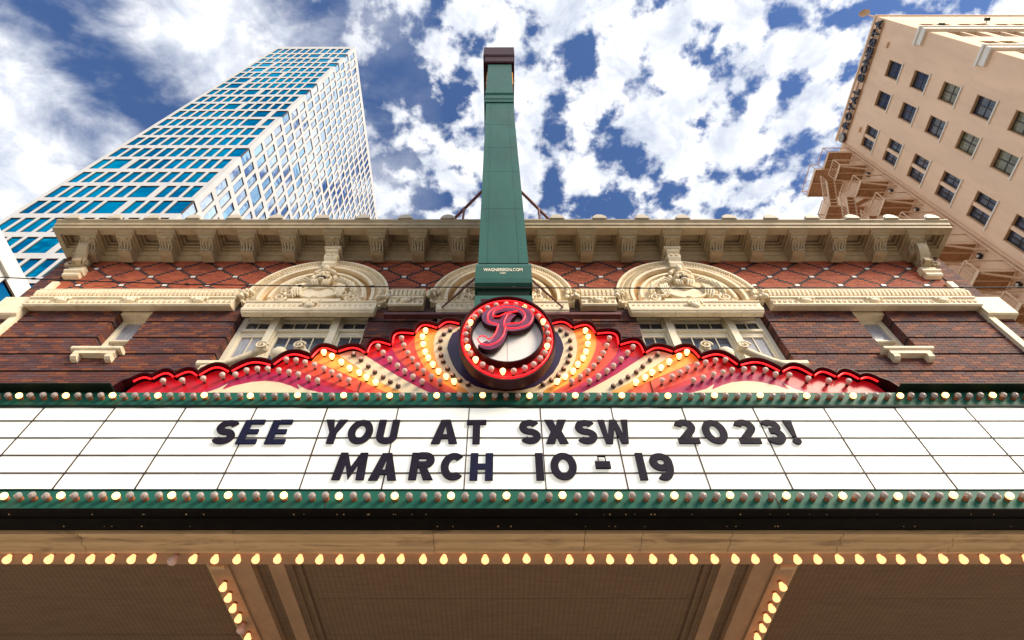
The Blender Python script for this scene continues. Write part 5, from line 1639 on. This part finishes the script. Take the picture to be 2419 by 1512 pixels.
# drain pipes down the far corner
for (dy, dx) in ((-0.12, 0.10), (0.12, 0.12)):
    b = MB(); b.tube([(HX - dx, HY1 + dy, 0.0), (HX - dx, HY1 + dy, HZ - 1.4)], 0.055, 8)
    for z in range(12, 56, 3): b.ell((HX - dx, HY1 + dy, z), 0.085, 0.085, 0.10, 8, 4)
    b.build('drain_pipe', ESCR, hotel)

# lamps on the ledges of the street front
for i, (x, z) in enumerate(((32.5, 50.3), (37.6, 52.9), (34.1, 43.2))):
    t_ = thing('floodlight', (x, HY0 - 0.4, z), ['small black floodlight on the top ledge of the hotel front', 'small black floodlight beside the upper windows of the hotel front', 'small black floodlight on the lower ledge of the hotel front'][i], 'floodlight', 'floodlights on the hotel front')
    b = MB(); b.tube([(x, HY0 - 0.002, z), (x, HY0 - 0.20, z + 0.06)], 0.03, 6); b.build('bracket', BLACKM, t_)
    b = MB(); b.prism_x([(HY0 - 0.40, z - 0.05), (HY0 - 0.18, z - 0.10), (HY0 - 0.15, z + 0.14), (HY0 - 0.38, z + 0.20)], x - 0.16, x + 0.16); b.build('lamp_housing', BLACKM, t_)

# dish antenna on the roof corner
t_ = thing('dish_antenna', (HX - 0.2, 7.2, HZ + 0.18), 'round pale dish antenna on the hotel roof corner', 'antenna')
b = MB(); b.tube([(HX + 0.1, 7.55, HZ + 0.18), (HX - 0.1, 7.5, HZ + 1.0)], 0.06, 6); b.build('mast', ESCR, t_)
b = MB()
ax_ = Vector((-0.35, -0.5, -0.25)).normalized(); q_ = ax_.to_track_quat('Z', 'Y').to_matrix(); cen = Vector((HX - 0.45, 7.45, HZ + 1.1))
vs = []
for r_, h_ in ((0.02, 0.0), (0.2, 0.03), (0.35, 0.09), (0.42, 0.15)):
    for j in range(18): vs.append(cen + q_ @ Vector((r_ * math.cos(j / 9 * math.pi), r_ * math.sin(j / 9 * math.pi), h_)))
b.add(vs, [(i * 18 + j, i * 18 + (j + 1) % 18, (i + 1) * 18 + (j + 1) % 18, (i + 1) * 18 + j) for i in range(3) for j in range(18)], 0, True)
b.build('dish', HFRAME, t_)

# roof-edge lettering of the hotel
sg = thing('roof_letter_sign', (HX - 0.25, 16, 54.9), 'row of dark capital letters and a round emblem along the hotel roof edge', 'sign')
ytxt = 16.35
widths = {'R': .80, 'O': .84, 'Y': .80, 'A': .84, 'L': .62, 'S': .74, 'N': .82, 'E': .68, 'T': .72}
y = ytxt
for ch in 'ROYAL SONESTA':
    if ch == ' ': y -= 0.46; continue
    w_ = widths[ch] * 0.80
    me = text_mesh(ch, 0.86, w_, 0.16, 0.03, 'sign_letter', SIGNL)
    o = put('sign_letter', me, sg); 
    o.matrix_parent_inverse = Matrix.Identity(4)
    o.location = Vector((HX - 0.30, y, 54.95)) - Vector(WL[sg.name]); o.rotation_euler = (0, 0, R(-90))
    y -= w_ + 0.085
b = MB(); b.box(HX - 0.135, HX - 0.05, 7.7, 17.5, 54.90, 54.95); b.box(HX - 0.135, HX - 0.05, 7.7, 17.5, 55.72, 55.77); b.build('letter_rail', ESC, sg)
b = MB()
for r_ in range(8):
    t0 = 2 * math.pi * r_ / 20
cy_, cz_ = 17.15, 55.3
ring = [(cy_ + 0.42 * math.cos(2 * math.pi * i / 24), cz_ + 0.48 * math.sin(2 * math.pi * i / 24)) for i in range(24)]
b.prism_x(ring, HX - 0.30, HX - 0.10); b.build('emblem_disc', SIGNL, sg)
b = MB()
for r0 in (0.10, 0.22, 0.34):
    b.tube([(HX - 0.305, cy_ + r0 * math.cos(2 * math.pi * i / 20), cz_ + r0 * 1.12 * math.sin(2 * math.pi * i / 20)) for i in range(20)], 0.022, 4, closed=True)
for k in range(8):
    a = math.pi * k / 4
    b.tube([(HX - 0.305, cy_ + 0.1 * math.cos(a), cz_ + 0.11 * math.sin(a)), (HX - 0.305, cy_ + 0.38 * math.cos(a), cz_ + 0.43 * math.sin(a))], 0.02, 4)
b.build('emblem_pattern', HSILL, sg)

# ------------------------------------------------------------------ fire escape
esc = thing('fire_escape', (HX, 20, 0), 'tan iron fire escape with stacked landings, stairs and railings on the hotel side', 'fire escape')
def railing(name, pts, z, h=1.05, n_per=0.16, par=esc, top=0.035):
    b = MB()
    for i in range(len(pts) - 1):
        (x0, y0), (x1, y1) = pts[i], pts[i + 1]; L = math.hypot(x1 - x0, y1 - y0)
        b.tube([(x0, y0, z + h), (x1, y1, z + h)], top, 5); b.tube([(x0, y0, z + 0.12), (x1, y1, z + 0.12)], 0.02, 4)
        n = max(1, int(L / n_per))
        for k in range(n + 1):
            t = k / n; b.tube([(x0 + (x1 - x0) * t, y0 + (y1 - y0) * t, z), (x0 + (x1 - x0) * t, y0 + (y1 - y0) * t, z + h)], 0.016 if 0 < k < n else 0.035, 4)
    return b.build(name, ESCR, par)
def deck(x0, x1, y0, y1, z, par=esc, along='x'):
    d = put('landing', None, par, loc=tuple(WL[par.name]))
    b = MB()
    b.box(x0, x1, y0, y0 + 0.05, z - 0.22, z); b.box(x0, x1, y1 - 0.05, y1, z - 0.22, z); b.box(x0, x0 + 0.05, y0 + 0.05, y1 - 0.05, z - 0.22, z)
    b.box(x0 + 0.05, x1, (y0 + y1) / 2 - 0.03, (y0 + y1) / 2 + 0.03, z - 0.20, z - 0.05)
    b.build('deck_frame', ESCR, d)
    n = int((x1 - x0 - 0.05) / 0.30)
    for k in range(n):
        a = x0 + 0.05 + (x1 - x0 - 0.05) * k / n
        p = MB(); p.box(a + 0.012, a + (x1 - x0 - 0.05) / n - 0.012, y0 + 0.05, y1 - 0.05, z - 0.045, z - 0.005); p.build('deck_plank', ESC, d)
    return d
# roof-level walkway
deck(28.7, HX, 17.75, 19.3, 53.3); deck(28.0, HX, 19.32, 21.9, 53.3)
railing('railing', [(HX, 17.78), (28.72, 17.78), (28.72, 19.33), (28.02, 19.33), (28.02, 21.88), (HX, 21.88)], 53.3, n_per=1.2, top=0.04)
def flight(x0, x1, ya, za, yb, zb):
    s_ = put('stair_flight', None, esc, loc=tuple(WL[esc.name]))
    n = 8
    b = MB()
    for xx in (x0, x1 - 0.05):
        b.add([(xx, ya, za - 0.28), (xx + 0.05, ya, za - 0.28), (xx + 0.05, ya, za), (xx, ya, za), (xx, yb, zb - 0.28), (xx + 0.05, yb, zb - 0.28), (xx + 0.05, yb, zb), (xx, yb, zb)],
              [(0, 1, 2, 3), (4, 7, 6, 5), (0, 4, 5, 1), (1, 5, 6, 2), (2, 6, 7, 3), (3, 7, 4, 0)])
    b.build('stringer', ESCR, s_)
    for i in range(n):
        t = (i + 0.5) / n; yy = ya + (yb - ya) * t; zz = za + (zb - za) * t
        p = MB(); p.box(x0 + 0.05, x1 - 0.05, yy - 0.12, yy + 0.12, zz - 0.06, zz - 0.02); p.build('step', ESC, s_)
    b = MB()
    for xx in (x0 + 0.02,):
        b.tube([(xx, ya, za + 1.0), (xx, yb, zb + 1.0)], 0.055, 5)
        for i in range(10): t = i / 9; b.tube([(xx, ya + (yb - ya) * t, za + (zb - za) * t), (xx, ya + (yb - ya) * t, za + (zb - za) * t + 1.0)], 0.03, 4)
    b.build('stair_railing', ESCR, s_)
for k in range(14):
    z = 50.7 - 3.57 * k
    if z < 6: break
    xo = HX - 2.35
    deck(xo, HX, 17.95, 19.35, z)
    railing('railing', [(xo + 0.03, 17.98), (xo + 0.03, 19.3)], z, h=1.15, n_per=0.2, top=0.06)
    railing('end_railing', [(HX, 17.98), (xo + 0.07, 17.98)], z, h=1.15, n_per=0.6, top=0.05)
    zm = z - 1.78
    deck(HX - 3.2, HX, 20.9, 22.3, zm)
    railing('railing', [(HX - 3.17, 20.93), (HX - 3.17, 22.27), (HX - 0.2, 22.27)], zm, h=1.1, n_per=0.3, top=0.05)
    flight(HX - 3.1, HX - 2.4, 19.35, z, 20.9, zm)
    flight(HX - 1.6, HX - 0.7, 20.9, zm, 19.35, z - 3.57)
    b = MB(); b.tube([(HX, 18.05, z - 1.0), (xo + 0.1, 18.05, z - 0.25)], 0.075, 5); b.tube([(HX, 19.25, z - 1.0), (xo + 0.1, 19.25, z - 0.25)], 0.075, 5); b.build('brace', ESCR, esc)
    lamp = put('door_lamp', None, esc, loc=tuple(WL[esc.name]))
    b = MB(); b.box(HX - 0.20, HX - 0.003, 18.4, 18.7, z - 0.92, z - 0.62); b.build('lamp_housing', BLACKM, lamp)
    b = MB(); b.ell((HX - 0.21, 18.55, z - 0.78), 0.08, 0.11, 0.11, 10, 6); b.build('lamp_lens', PLATE, lamp)
# rear wing of the hotel showing behind the lower landings
wing = MB(); wing.box(HX - 3.0, HX + 12, 27.0, 44, 0, 47.0); wing.build('rear_wing', HOTEL, hotel)
